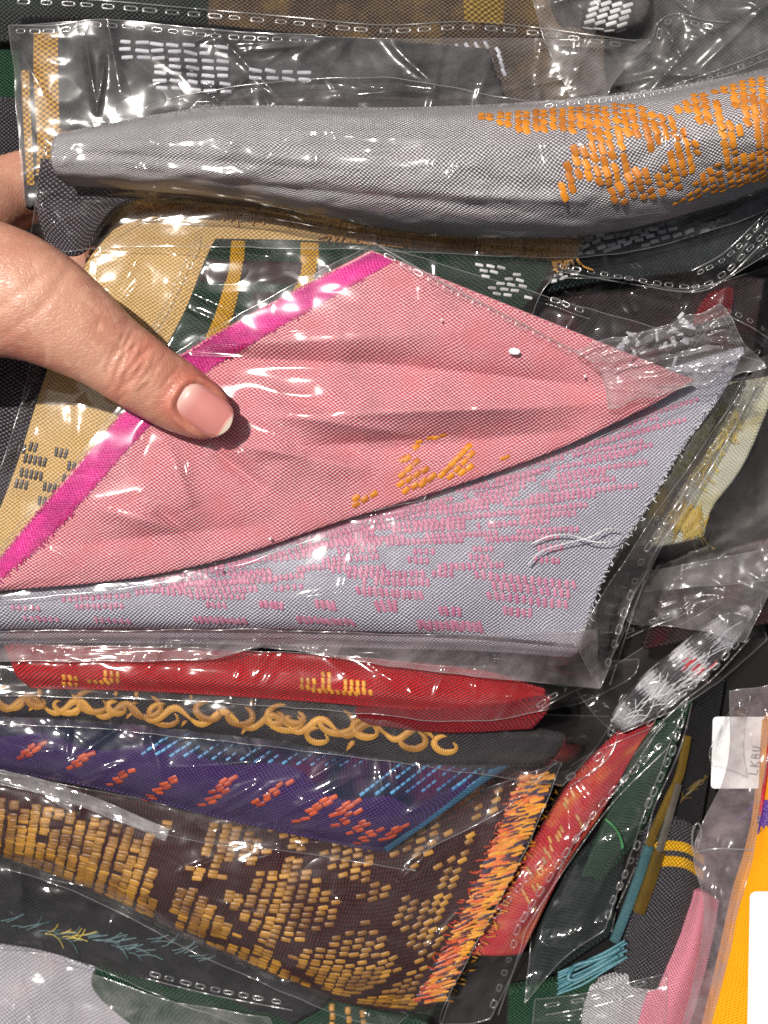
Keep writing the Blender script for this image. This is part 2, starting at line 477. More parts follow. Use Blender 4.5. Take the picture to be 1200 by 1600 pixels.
# --- plastic film draped over everything laid so far
def film_patch(ctrl, off=5.0, step=3.4, amp=5.0, scale=90.0, creases=(), ncre=14, seed=1, cang=None, ch=5.0, cw=9.0, iters=90, jit=2.5):
    C = np.array([[(q[0], q[1], q[2] if len(q) > 2 else -999.0) for q in r] for r in ctrl], float)
    p = make_patch(C, step)
    x, y = p.P[..., 0].copy(), p.P[..., 1].copy()
    p.P[..., 0] += jit * fbm(x / 55, y / 55, seed + 40, 2); p.P[..., 1] += jit * fbm(x / 55 + 9, y / 55, seed + 41, 2)
    x, y = p.P[..., 0], p.P[..., 1]
    b = hm.get(x, y) + off
    b = np.maximum(b, np.where(p.P[..., 2] > -50, p.P[..., 2], -999))
    z = b.copy()
    for _ in range(iters):
        e = np.pad(z, 1, mode='edge')
        zb = (e[:-2, 1:-1] + e[2:, 1:-1] + e[1:-1, :-2] + e[1:-1, 2:] + 0.6 * (e[:-2, :-2] + e[2:, 2:] + e[:-2, 2:] + e[2:, :-2])) / 6.4
        z = np.maximum(b, zb)
    e = np.pad(z, 1, mode='edge')
    for _ in range(3):
        z = (e[:-2, 1:-1] + e[2:, 1:-1] + e[1:-1, :-2] + e[1:-1, 2:] + 2 * e[1:-1, 1:-1]) / 6; z = np.maximum(z, b - 1.5); e = np.pad(z, 1, mode='edge')
    rs = np.random.RandomState(seed)
    wv = 0.7 * amp * (0.55 + fbm(x / scale, y / scale * 1.4, seed, 2))
    wv += amp * 0.28 * np.abs(fbm(x / scale * 2.1 + 3, y / scale * 2.5, seed + 5, 1))
    x0, x1, y0, y1 = x.min(), x.max(), y.min(), y.max()
    for i in range(int(ncre * 1.8)):
        cx, cy = rs.uniform(x0, x1), rs.uniform(y0, y1)
        a = math.radians(rs.uniform(0, 180) if cang is None else rs.normal(cang, 22))
        L = rs.uniform(14, 110)
        wv += crease(x, y, (cx - math.cos(a) * L, cy - math.sin(a) * L, cx + math.cos(a) * L, cy + math.sin(a) * L, cw * rs.uniform(0.25, 1.1), ch * rs.uniform(0.3, 1.2)))
    for c in creases: wv += crease(x, y, c)
    p.P[..., 2] = z + np.maximum(wv, 0.2)
    fin(p)
    return p

def film(root, ctrl, mat, part='film', splat=True, edge=True, **kw):
    p = film_patch(ctrl, **kw)
    p.root = root; p.o = link(part, sheet_mesh(part, p, mat), root)
    if edge:
        Bd = np.concatenate([p.P[0], p.P[1:, -1], p.P[-1, -2::-1], p.P[-2:0:-1, 0], p.P[0, :1]])[::2].copy(); Bd[:, 2] += 0.6
        tubes('film_edge', [Bd], 0.75, M_weld, root, sides=4)
    if splat: hm.splat(p.P)
    return p

RING = None
def ring_mesh(mat):
    """rounded oblong embossed outline, unit length in x"""
    n = 14; V = []
    for i in range(n):
        a = 2 * math.pi * i / n
        cx = math.copysign(abs(math.cos(a)) ** 0.6, math.cos(a)) * 0.5; cy = math.copysign(abs(math.sin(a)) ** 0.6, math.sin(a)) * 0.5
        V += [(cx, cy, 0), (cx * 0.84, cy * 0.74, 0.16), (cx * 0.66, cy * 0.46, 0)]
    F = []
    for i in range(n):
        j = (i + 1) % n
        F += [(3 * i, 3 * j, 3 * j + 1, 3 * i + 1), (3 * i + 1, 3 * j + 1, 3 * j + 2, 3 * i + 2)]
    return raw_mesh('seal_mark', np.array(V), np.array(F), None, [mat])

def seam(root, path, pitch=25.0, size=(18, 9), line=9.0, line2=None, jit=0.12):
    """pressed seal: a row of oblong marks and a weld line, on top of the film below"""
    P = cr(np.array([(q[0], q[1], 0) for q in path], float), 200)[:, :2]
    d = np.concatenate([[0], np.cumsum(np.linalg.norm(np.diff(P, axis=0), axis=1))])
    inv = Matrix.Translation(-root.location)
    n = int(d[-1] / pitch)
    for i in range(n):
        s_ = (i + 0.5 + random.uniform(-jit, jit)) * pitch
        x = np.interp(s_, d, P[:, 0]); y = np.interp(s_, d, P[:, 1])
        x2 = np.interp(s_ + 4, d, P[:, 0]); y2 = np.interp(s_ + 4, d, P[:, 1]); x1 = np.interp(s_ - 4, d, P[:, 0]); y1 = np.interp(s_ - 4, d, P[:, 1])
        za, zb, z = float(hm.get(np.array(x1), np.array(y1))), float(hm.get(np.array(x2), np.array(y2))), float(hm.get(np.array(x), np.array(y))) + 1.0
        A, Bp = Wd([x1, y1, za]), Wd([x2, y2, zb])
        t = Vector(Bp - A).normalized(); nn = Vector((0, 0, 1)); nn = (nn - t * nn.dot(t)).normalized(); b = nn.cross(t)
        L = size[0] * random.uniform(0.85, 1.12); Wi = size[1] * random.uniform(0.85, 1.1)
        f = (HC - z) / HC * S; pos = Wd([x, y, z])
        M = Matrix(((t.x * L * f, b.x * Wi * f, nn.x * 9 * f, pos[0]), (t.y * L * f, b.y * Wi * f, nn.y * 9 * f, pos[1]), (t.z * L * f, b.z * Wi * f, nn.z * 9 * f, pos[2]), (0, 0, 0, 1)))
        o = bpy.data.objects.new('seal_mark', RING); COL.objects.link(o)
        o.parent = root; o.matrix_parent_inverse = inv; o.matrix_basis = M
    for ln in (line, line2):
        if ln is None: continue
        nx = np.gradient(P[:, 0]); ny = np.gradient(P[:, 1]); L = np.hypot(nx, ny)
        Q = np.stack([P[:, 0] - ny / L * ln, P[:, 1] + nx / L * ln], 1)
        Z = hm.get(Q[:, 0], Q[:, 1]) + 1.0
        tubes('weld_line', [np.column_stack([Q, Z])[::3]], 1.1, M_weld, root, sides=4)

def inpoly(x, y, poly):
    c = False; n = len(poly); j = n - 1
    for i in range(n):
        xi, yi = poly[i]; xj, yj = poly[j]
        if ((yi > y) != (yj > y)) and (x < (xj - xi) * (y - yi) / (yj - yi) + xi): c = not c
        j = i
    return c
# ------------------------------------------------------------------ materials
M_film = film_mat('clear_film', haze=0.10, gloss=1.5, hz=(0.66, 0.57, 0.58, 1))
M_film2 = film_mat('clear_film_crinkled', haze=0.06, gloss=1.9, rough=0.07, bump=0.55, sc_=4.5)
M_film3 = film_mat('milky_film', hz=(0.70, 0.64, 0.64, 1), haze=0.42, gloss=1.7, rough=0.2, broad=0.16, bump=0.3, sc_=2.2)
def weld():
    t = NT('weld_plastic')
    tr = t.n('ShaderNodeBsdfTransparent', i_Color=(0.95, 0.95, 0.95, 1))
    g = t.n('ShaderNodeBsdfGlossy', i_Roughness=0.18)
    d = t.n('ShaderNodeBsdfDiffuse', i_Color=(0.75, 0.74, 0.74, 1))
    a = t.n('ShaderNodeMixShader'); a.inputs[0].default_value = 0.45; t.l(g.outputs[0], a.inputs[1]); t.l(d.outputs[0], a.inputs[2])
    b = t.n('ShaderNodeMixShader'); b.inputs[0].default_value = 0.22; t.l(tr.outputs[0], b.inputs[1]); t.l(a.outputs[0], b.inputs[2])
    t.l(b.outputs[0], t.out.inputs[0]); return t.m
M_weld = weld()
RING = ring_mesh(M_weld)

m_table = plain('table_board', lin(22, 20, 20), 0.8, 0.2, 0.3, 40)
m_pink = weave('pink_shot_silk', lin(192, 64, 97), lin(250, 202, 200), 7.6, 5.4, rough=0.40, var=0.24, bump=0.5, blotch=lin(224, 128, 136), lo=-0.5, hi=0.6)
m_trim = weave('hot_pink_satin', lin(206, 6, 120), lin(250, 84, 180), 7, 5, rough=0.35, var=0.55, bump=0.5, fuzz=2.4, lo=-1.0, hi=1.4, spec=0.6)
m_silver = weave('silver_cotton', lin(150, 148, 168), lin(224, 222, 234), 7.4, 5.6, rough=0.6, var=0.14, bump=0.8, lo=-0.5, hi=0.45)
m_grey = weave('grey_silk', lin(104, 98, 108), lin(255, 252, 254), 7.2, 5.4, rough=0.36, var=0.2, bump=0.7, lo=-0.4, hi=0.7, spec=0.5)
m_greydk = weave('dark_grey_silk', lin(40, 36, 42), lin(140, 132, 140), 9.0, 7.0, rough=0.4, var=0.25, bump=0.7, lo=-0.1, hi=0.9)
m_tan = weave('tan_silk', lin(176, 134, 74), lin(240, 206, 144), 8.2, 6.4, rough=0.45, var=0.12, bump=0.6, lo=-0.7, hi=0.5, angle=12)
m_black = weave('black_cloth', lin(10, 9, 11), lin(44, 42, 46), 8, 6, rough=0.5, var=0.3, bump=0.7, lo=-0.2, hi=1.0)
m_goldband = weave('gold_band', lin(120, 76, 10), lin(226, 172, 56), 12, 9, rough=0.38, var=0.2, bump=0.9, lo=-0.6, hi=0.5)
m_green = weave('green_cloth', lin(8, 24, 18), lin(44, 96, 66), 10, 6.5, rough=0.5, var=0.3, bump=0.8, lo=-0.2, hi=0.9)
m_maroon = weave('maroon_band', lin(22, 6, 10), lin(84, 30, 40), 9, 6, rough=0.5, var=0.3, bump=0.7, lo=-0.1, hi=1.0)
m_yellow = weave('yellow_band', lin(150, 96, 8), lin(240, 186, 40), 7, 7, rough=0.42, var=0.2, bump=0.8, lo=-0.7, hi=0.5)
m_teal = weave('dark_teal_cloth', lin(6, 14, 16), lin(40, 66, 66), 9, 6.5, rough=0.55, var=0.4, bump=0.7, lo=-0.1, hi=1.1)
m_marblk = weave('black_maroon_cloth', lin(14, 8, 10), lin(84, 66, 68), 8, 6, rough=0.5, var=0.35, bump=0.7, lo=-0.1, hi=1.1, blotch=lin(80, 16, 26))
m_red = weave('red_satin', lin(120, 0, 8), lin(212, 16, 26), 10, 7, rough=0.4, var=0.2, bump=0.6, mode='twill', lo=-0.8, hi=0.8)
m_redsolid = weave('crimson_and_shaded_red', lin(80, 2, 10), lin(150, 14, 30), 8, 6, rough=0.5, var=0.25, bump=0.6)
m_scroll = weave('charcoal_scroll_cloth', lin(12, 9, 12), lin(70, 62, 68), 10, 8, rough=0.5, var=0.25, bump=0.8, mode='twill', lo=-0.3, hi=1.0)
m_purple = weave('purple_navy_cloth', lin(30, 12, 58), lin(92, 56, 136), 8, 6.2, rough=0.5, var=0.2, bump=0.8, lo=-0.5, hi=0.8)
m_navy = weave('navy_band', lin(6, 10, 34), lin(28, 46, 96), 8, 6.2, rough=0.5, var=0.3, bump=0.8, blotch=lin(110, 30, 90), lo=-0.4, hi=0.9)
m_brown = weave('brown_maroon_cloth', lin(16, 5, 6), lin(92, 30, 30), 6.4, 7.0, rough=0.55, var=0.25, bump=0.7, mode='rib', lo=-0.5, hi=1.0)
m_coral = weave('coral_red_cloth', lin(150, 18, 30), lin(214, 60, 70), 7, 6, rough=0.55, var=0.25, bump=0.5, blotch=lin(216, 130, 60))
m_dgreen = weave('bottle_green_cloth', lin(10, 30, 22), lin(56, 100, 70), 8, 6, rough=0.5, var=0.3, bump=0.6, lo=-0.3, hi=0.9)
m_dgold = weave('old_gold_cord', lin(70, 50, 6), lin(214, 170, 60), 6, 5, rough=0.4, var=0.2, bump=1.0, mode='twill', lo=-0.4, hi=0.9)
m_sgold = weave('silver_gold_cord', lin(80, 70, 50), lin(214, 206, 196), 6, 5, rough=0.4, var=0.3, bump=1.0, mode='twill', lo=-0.4, hi=0.9)
m_tealcord = weave('turquoise_cord', lin(30, 70, 80), lin(130, 190, 200), 6, 5, rough=0.45, var=0.2, bump=1.0, mode='twill', lo=-0.5, hi=0.8)
m_char = weave('charcoal_cloth', lin(36, 34, 38), lin(130, 126, 132), 8, 7, rough=0.5, var=0.2, bump=0.9, lo=-0.1, hi=1.1)
m_rose = weave('rose_cloth', lin(172, 82, 100), lin(236, 160, 176), 7, 5.5, rough=0.5, var=0.12, bump=0.6, lo=-0.6, hi=0.6)
m_orange = weave('orange_cloth', lin(232, 132, 0), lin(255, 178, 20), 9, 6, rough=0.7, var=0.06, bump=0.5, mode='twill', lo=-1.0, hi=0.8, spec=0.2)
m_cream = weave('cream_yellow_cloth', lin(170, 168, 140), lin(226, 226, 208), 8, 6, rough=0.6, var=0.12, bump=0.5, blotch=lin(206, 192, 120))
m_pale = weave('pale_grey_cloth', lin(136, 134, 142), lin(196, 194, 204), 9, 7, rough=0.6, var=0.15, bump=0.4, blotch=lin(196, 180, 186))
m_slate = weave('slate_cloth', lin(24, 28, 28), lin(58, 64, 62), 9, 7, rough=0.6, var=0.2, bump=0.4)
m_khaki = weave('brown_grey_cloth', lin(46, 38, 34), lin(112, 96, 84), 9, 7, rough=0.55, var=0.35, bump=0.6, blotch=lin(120, 96, 62))

t_gold = thread('gold_thread', lin(232, 160, 40), lin(168, 102, 22))
t_amber = thread('amber_thread', lin(236, 150, 20), lin(190, 110, 10))
t_oldgold = thread('old_gold_thread', lin(192, 138, 44), lin(108, 68, 22))
t_white = thread('white_thread', lin(236, 236, 236), lin(170, 170, 172))
t_pink = thread('pink_thread', lin(208, 142, 166), lin(186, 108, 140))
t_orange = thread('orange_thread', lin(198, 84, 44), lin(140, 46, 34))
t_blue = thread('blue_thread', lin(70, 150, 196), lin(30, 86, 140))
t_black = thread('black_thread', lin(34, 32, 34), lin(70, 66, 64))
t_tan = thread('tan_fringe_thread', lin(226, 176, 86), lin(170, 116, 40))
t_teal = thread('turquoise_thread', lin(86, 138, 148), lin(36, 84, 98))
t_silver = thread('silver_thread', lin(206, 206, 214), lin(150, 148, 160))
t_mixor = thread('orange_gold_thread', lin(226, 160, 60), lin(214, 84, 44))
t_lemon = thread('lemon_thread', lin(222, 200, 90), lin(180, 150, 50))
t_crim = thread('crimson_thread', lin(190, 20, 40), lin(140, 10, 30))
t_purple = thread('purple_thread', lin(96, 50, 150), lin(60, 26, 100))
t_green = thread('leaf_green_thread', lin(90, 160, 100), lin(50, 110, 70))
m_card = plain('white_card', lin(236, 236, 236), 0.55, 0.3, 0.03)
m_ink = plain('grey_ink', lin(96, 92, 92), 0.7, 0.2, 0.1)

BAGS = 'clear plastic bags around the cloths'
CL = 'folded cloths in the pile'
def bag(label, at): return thing('plastic_bag', label, 'plastic bag', at, BAGS)

def fringe(name, root, a, b, n, length, direc, mat, r=1.3, jl=0.35, ja=18, zoff=3.0, sag=0.0, kind='stuff', useh=True, spread=2.0):
    """row of loose threads from points along a-b (layout path)"""
    P = cr(np.array([(q[0], q[1], q[2] if len(q) > 2 else 0) for q in [a] + b], float), n)
    paths = []
    for i in range(n):
        x, y, z = P[i] + np.array([random.gauss(0, spread), random.gauss(0, spread), 0])
        an = math.radians(direc + random.gauss(0, ja)); L = length * random.uniform(1 - jl, 1 + jl)
        cv = random.gauss(0, 0.18)
        q = []
        for k in range(4):
            t = k / 3.0; aa = an + cv * t * 2
            xx, yy = x + math.cos(aa) * L * t, y + math.sin(aa) * L * t
            zz = (float(hm.get(np.array(xx), np.array(yy))) if useh else z) + zoff + random.uniform(-0.6, 0.8)
            q.append((xx, yy, zz - sag * t))
        paths.append(q)
    return tubes(name, paths, r, mat, root, sides=4, kind=kind)

# ------------------------------------------------------------------ the setting: the board under the pile
tb = raw_mesh('table_top', np.array([(-0.6, -0.6, -0.0085), (0.6, -0.6, -0.0085), (0.6, 0.6, -0.0085), (-0.6, 0.6, -0.0085)]), np.array([(0, 1, 2, 3)]), np.array([(0, 0), (1, 0), (1, 1), (0, 1)]), [m_table])
o = link('table_top', tb); o['kind'] = 'structure'

# ================================================================== lower left, far down the pile
p = cloth([[(-60, 1450, -12), (60, 1480, -10), (160, 1520, -10), (300, 1580, -14)],
           [(-60, 1540, -4), (60, 1560, 0), (180, 1590, -4), (320, 1640, -10)],
           [(-60, 1680, -10), (60, 1680, -8), (200, 1680, -8), (380, 1690, -12)]],
          'pale grey cloth in the bottom left corner, lowest of the pile', (100, 1600, -30), m_pale, disp=wob(7, 70, 3), group=CL)
p = cloth([[(180, 1490, 4), (330, 1510, 10), (480, 1560, 10), (660, 1600, 4)],
           [(150, 1545, 8), (330, 1565, 14), (500, 1610, 12), (700, 1640, 6)],
           [(260, 1640, 0), (400, 1660, 6), (560, 1690, 4), (720, 1700, 0)]],
          'dull green cloth lying under the brown gold-dotted cloth at the bottom edge', (420, 1600, -30), m_dgreen, disp=wob(6, 80, 5), group=CL)
stitches(p, [(520 + 24 * i + random.uniform(-2, 2), 1560 + 14 * j + 5 * i, 90, 11, 9) for i in range(3) for j in range(4)], t_oldgold)
p = cloth([[(-60, 1310, 30), (120, 1360, 32), (330, 1460, 32), (520, 1540, 28)],
           [(-60, 1370, 36), (110, 1410, 36), (300, 1500, 36), (500, 1570, 30)],
           [(-60, 1430, 24), (100, 1455, 26), (280, 1530, 24), (470, 1590, 18)],
           [(-60, 1462, 4), (90, 1488, 4), (260, 1556, 0), (440, 1608, 0)]],
          'black cloth in shade just below the brown gold-dotted cloth', (150, 1460, -20), m_black, disp=wob(6, 60, 8), group=CL)
root = p.root
t_dteal = thread('dull_teal_thread', lin(110, 140, 144), lin(60, 90, 96))
for c_, (x0, y0, x1, y1), n_ in ((t_lemon, (70, 1458, 120, 1468), 9), (t_dteal, (130, 1462, 215, 1490), 18), (t_dteal, (0, 1440, 110, 1470), 12), (t_dteal, (230, 1470, 310, 1500), 12)):
    fringe('fringe', root, (x0, y0), [(x1, y1)], n_, 30, -12, c_, r=0.8, zoff=1, ja=7)
bg = bag('loose clear bag over the dark cloth at the lower left', (200, 1480, -20))
film(bg, [[(-60, 1305), (150, 1370), (360, 1470), (640, 1585)], [(-60, 1400), (120, 1440), (320, 1540), (600, 1620)], [(-60, 1480), (110, 1500), (300, 1575), (560, 1660)]],
     M_film2, amp=9, scale=80, seed=21, ncre=18, ch=8, iters=40)
bg = bag('milky crumpled bag in the bottom left corner', (120, 1580, -20))
film(bg, [[(-60, 1470), (80, 1500), (250, 1560), (420, 1590)], [(-60, 1560), (90, 1580), (250, 1620), (440, 1640)], [(-60, 1680), (90, 1680), (260, 1690), (450, 1690)]],
     M_film3, amp=10, scale=60, seed=22, ncre=16, ch=8)
seam(bg, [(230, 1520), (330, 1545), (460, 1570)], 24, (18, 9))

# ================================================================== lower right: narrow folded edges standing side by side
p = cloth([[(800, 1550, 10), (860, 1540, 14), (930, 1530, 10)], [(800, 1590, 18), (860, 1585, 22), (925, 1570, 18)], [(790, 1680, 10), (850, 1680, 14), (915, 1680, 10)]],
          'bright green cloth at the bottom edge beside the silver grey one', (860, 1600, -30), m_dgreen, layers=3, group=CL)
p = cloth([[(925, 1545, 16), (970, 1530, 24), (1025, 1515, 16)], [(915, 1590, 26), (965, 1585, 34), (1020, 1575, 26)], [(905, 1690, 16), (960, 1690, 24), (1010, 1690, 16)]],
          'silver grey woven cloth at the bottom edge left of the rose cloth', (965, 1600, -30), m_grey, layers=3, group=CL)
p = cloth([[(1040, 1540, -10), (1075, 1540, -6), (1110, 1520, -10)], [(1030, 1600, -10), (1070, 1590, -6), (1105, 1580, -10)], [(1010, 1690, -10), (1060, 1690, -6), (1090, 1690, -10)]],
          'sliver of dark red cloth between the rose cloth and the orange cloth', (1070, 1600, -36), m_redsolid, group=CL)
p = cloth([[(1015, 1290, 12), (1040, 1285, 30), (1075, 1290, 34), (1100, 1310, 14)],
           [(1000, 1370, 16), (1030, 1360, 40), (1068, 1362, 44), (1096, 1380, 18)],
           [(985, 1450, 16), (1012, 1448, 40), (1050, 1450, 44), (1080, 1460, 18)],
           [(965, 1540, 10), (995, 1540, 32), (1030, 1545, 36), (1060, 1560, 10)]],
          'charcoal grey rolled cloth edge with two gold bands', (1040, 1420, -30), m_char, layers=3, disp=wob(3, 40, 2), group=CL)
band(p, [0.13, 0.13], [0.20, 0.20], m_yellow, along='u', off=2.0)
band(p, [0.24, 0.24], [0.31, 0.31], m_yellow, along='u', off=2.0)
pc = p
p = cloth([[(1085, 1395, 30), (1100, 1400, 46), (1120, 1410, 30)], [(1058, 1470, 34), (1082, 1478, 54), (1106, 1485, 34)], [(1022, 1545, 32), (1054, 1556, 52), (1086, 1565, 32)], [(975, 1640, 26), (1018, 1650, 46), (1056, 1660, 26)]],
          'rose pink folded cloth running down to the bottom edge beside the orange cloth', (1050, 1530, -30), m_rose, layers=3, group=CL)
# dark cloths with corded edges
p = cloth([[(1040, 1090, 0), (1080, 1080, 6), (1130, 1060, 0)], [(1025, 1200, 4), (1070, 1190, 10), (1110, 1180, 4)], [(1000, 1330, 0), (1040, 1310, 6), (1090, 1300, 0)]],
          'black cloth with gold corded edge right of the bottle green cloth', (1060, 1200, -36), m_black, group=CL)
for path, m_, r_ in (([(1074, 1150, 26), (1062, 1210, 30), (1044, 1250, 32), (1022, 1300, 32), (1008, 1340, 30)], m_dgold, 7), ([(1060, 1225, 34), (1046, 1275, 38), (1030, 1330, 42)], m_sgold, 6), ([(1030, 1330, 42), (1016, 1375, 42), (998, 1425, 40)], m_dgold, 10)):
    q = cr(np.array(path, float), 24); v, f = tube_geo(Wd(q), r_ * S, 10)
    ln = np.repeat(np.linspace(0, 1, 24) * 3.0, 10); ar = np.tile(np.arange(10) * 0.05, 24)
    link('corded_edge', raw_mesh('corded_edge', v, f, np.stack([ln, ar], 1), [m_], True), p.root)
hm.splat(np.array([(1000 + 70 * t, 1430 - 280 * t, 46) for t in np.linspace(0, 1, 60)]))
fringe('fringe', p.root, (1062, 1250), [(1090, 1225)], 16, 18, -40, thread('dim_gold_thread', lin(120, 96, 40)), r=0.9, zoff=2, ja=6)
p = cloth([[(880, 1380, 4), (920, 1330, 10), (985, 1280, 4)], [(850, 1450, 8), (905, 1410, 14), (965, 1370, 8)], [(830, 1540, 4), (890, 1500, 10), (950, 1460, 4)]],
          'very dark cloth under clear film with a turquoise corded edge', (900, 1440, -30), m_teal, disp=wob(6, 50, 12), group=CL)
for path, r_ in (([(1014, 1322, 44), (1000, 1365, 44), (980, 1420, 40), (960, 1470, 32)], 8),):
    q = cr(np.array(path, float), 24); v, f = tube_geo(Wd(q), r_ * S, 10)
    ln = np.repeat(np.linspace(0, 1, 24) * 2.0, 10); ar = np.tile(np.arange(10) * 0.05, 24)
    link('corded_edge', raw_mesh('corded_edge', v, f, np.stack([ln, ar], 1), [m_tealcord], True), p.root)
tubes('ribbon_cord', [[(872 + 5 * math.sin(k * 3.1), 1520 + 4.2 * k, 36 + 3 * math.sin(k)), (910, 1504 + 4.0 * k + 3 * math.sin(k * 5), 44 + 3 * math.sin(k * 2)), (945, 1488 + 3.6 * k, 46 + 2 * math.sin(k * 7)), (976 + 4 * math.sin(k * 2), 1470 + 3.6 * k, 42)] for k in range(9)], 1.7, t_teal, p.root, n=18, sides=6)
tubes('loop', [[(890, 1520, 52), (900, 1508, 56), (930, 1500, 58), (955, 1490, 58), (968, 1482, 56)], [(890, 1520, 52), (888, 1530, 54), (902, 1530, 56), (935, 1512, 58), (965, 1494, 56)]], 3.2, t_teal, p.root, sides=7, n=18)
p = cloth([[(985, 1185, 26), (1030, 1130, 34), (1085, 1075, 28)], [(960, 1260, 30), (1010, 1200, 40), (1058, 1150, 32)], [(930, 1330, 22), (985, 1290, 32), (1020, 1255, 26)], [(900, 1400, 6), (940, 1370, 14), (985, 1320, 10)]],
          'bottle green cloth between the coral red cloth and the gold cords', (980, 1260, -20), m_dgreen, disp=wob(4, 60, 14), group=CL)
tubes('loose_thread', [[(946, 1280, 52), (958, 1290, 54), (968, 1305, 54), (974, 1324, 50)], [(946, 1280, 52), (962, 1296, 52), (970, 1312, 52), (972, 1326, 48)]], 1.3, t_green, p.root, n=12)
bg = bag('clear bag with curved dashed seal over the bottle green cloth', (980, 1300, -20))
film(bg, [[(850, 1300), (960, 1210), (1080, 1080)], [(830, 1450), (920, 1380), (1010, 1260)], [(820, 1570), (880, 1500), (946, 1452)]],
     M_film2, amp=5, scale=60, seed=31, ncre=16, ch=5)
seam(bg, [(1072, 1095), (1052, 1170), (1012, 1260), (1000, 1310), (975, 1370), (955, 1415), (945, 1455)], 23, (17, 10), line=-10)
bg = bag('clear bag with dashed top seal across the silver grey cloth at the bottom', (940, 1580, -20))
film(bg, [[(835, 1560), (920, 1552), (1040, 1520)], [(830, 1600), (920, 1600), (1040, 1580)], [(820, 1680), (920, 1680), (1030, 1680)]], M_film, amp=4, seed=32, ncre=6)
seam(bg, [(850, 1572), (920, 1560), (975, 1545), (1035, 1528)], 34, (24, 8), line=14)

p = cloth([[(985, 1135, 40), (1000, 1130, 44), (1020, 1128, 38)], [(905, 1215, 46), (945, 1200, 54), (985, 1180, 44)], [(850, 1300, 46), (895, 1300, 58), (940, 1262, 44)], [(780, 1420, 44), (840, 1400, 56), (880, 1352, 40)], [(738, 1488, 34), (775, 1490, 44), (812, 1488, 32)]],
          'coral red cloth lying right of the frayed brown cloth', (860, 1320, -10), m_coral, disp=wob(5, 60, 15), group=CL)
stitches(p, [(905 + random.gauss(0, 14) - 90 * t, 1250 + 160 * t + random.gauss(0, 10), 60, 12, 5) for t in np.linspace(0, 1, 22)], thread('dull_gold_thread', lin(190, 130, 60)))
bg = bag('clear bag with dashed seal crossing the coral red cloth', (860, 1380, -10))
film(bg, [[(840, 1230), (920, 1180), (1040, 1130)], [(790, 1340), (880, 1300), (965, 1230)], [(730, 1470), (810, 1430), (890, 1330)], [(690, 1600), (730, 1600), (768, 1590)]],
     M_film, amp=5, scale=70, seed=33, ncre=14)
seam(bg, [(1035, 1160), (950, 1245), (880, 1340), (815, 1440), (800, 1485), (766, 1585)], 24, (18, 10), line=-12)
seam(bg, [(850, 1345), (800, 1400), (752, 1455)], 24, (20, 10), line=None)

# ---- orange cloth, card and tag
p = cloth([[(1203, 1130, 86), (1220, 1120, 90), (1260, 1110, 90)], [(1188, 1290, 80), (1206, 1285, 90), (1260, 1280, 90)], [(1158, 1400, 80), (1200, 1395, 96), (1270, 1390, 100)], [(1136, 1500, 78), (1190, 1500, 98), (1270, 1500, 104)], [(1103, 1640, 72), (1180, 1640, 94), (1270, 1640, 100)]],
          'bright orange cloth cut by the right edge of the picture', (1190, 1400, -10), m_orange, layers=4, disp=wob(3, 90, 16), group=CL)
t_ = p
fringe('border_tuft', p.root, (1184, 1272), [(1200, 1262), (1225, 1256)], 160, 16, 95, t_purple, r=1.6, zoff=3, spread=8, ja=50)
tubes('crimson_edge', [[(1204, 1130, 94), (1200, 1180, 92), (1194, 1230, 90), (1187, 1275, 88)]], 3.0, t_crim, p.root, n=20)
def rounded_card(x0, y0, x1, y1, z, r=10, th=2.4, sk=0.0, name='card', root=None):
    pts = []
    for cx, cy, a0 in ((x1 - r, y0 + r, -90), (x1 - r, y1 - r, 0), (x0 + r, y1 - r, 90), (x0 + r, y0 + r, 180)):
        for k in range(5):
            a = math.radians(a0 + 22.5 * k); pts.append((cx + r * math.cos(a), cy + r * math.sin(a)))
    n = len(pts)
    top = Wd([(x + sk * (y - y0), y, z) for x, y in pts]); bot = Wd([(x + sk * (y - y0), y, z - th) for x, y in pts])
    me = bpy.data.meshes.new(name)
    me.from_pydata([tuple(v) for v in top] + [tuple(v) for v in bot], [], [tuple(range(n))[::-1], tuple(range(n, 2 * n))] + [(i, (i + 1) % n, n + (i + 1) % n, n + i) for i in range(n)])
    me.materials.append(m_card); me.update()
    return link(name, me, root)
ro = thing('white_card', 'plain white card with rounded corner lying on the orange cloth', 'card', (1220, 1500, 100))
rounded_card(1172, 1393, 1330, 1680, 116, 9, name='card', root=ro, sk=-0.02)
ro = thing('price_tag', 'white paper tag with handwritten letters beside the orange cloth', 'tag', (1150, 1200, 40))
rounded_card(1114, 1120, 1215, 1232, 62, 6, name='paper', root=ro, sk=-0.03)
strokes = [[(0, 1), (0, 0), (0.7, 0)], [(1.15, 0), (1.15, 1)], [(1.85, 1), (1.15, 0.45), (1.9, 0)], [(2.35, 0), (2.35, 1), (2.85, 0.9), (2.8, 0.55), (2.35, 0.52)], [(2.35, 0.52), (2.95, 0.4), (2.9, 0.05), (2.35, 0)], [(3.4, 1), (3.42, 0.3), (3.65, 0.02), (3.95, 0.3), (4.0, 1)]]
for st in strokes:      # handwritten letters running up the tag
    q = np.array([(1183 - v * 13 + u * 1.6, 1210 - u * 10.5 - v * 1.5, 62.9) for u, v in st], float)
    tubes('letter_stroke', [q], 0.85, m_ink, ro, sides=5)
hm.splat(np.array([(x, y, 64) for x in np.arange(1110, 1200, 4) for y in np.arange(1090, 1234, 4)], float))
bg = bag('clear bag with a folded-over corner around the white paper tag', (1150, 1240, 30))
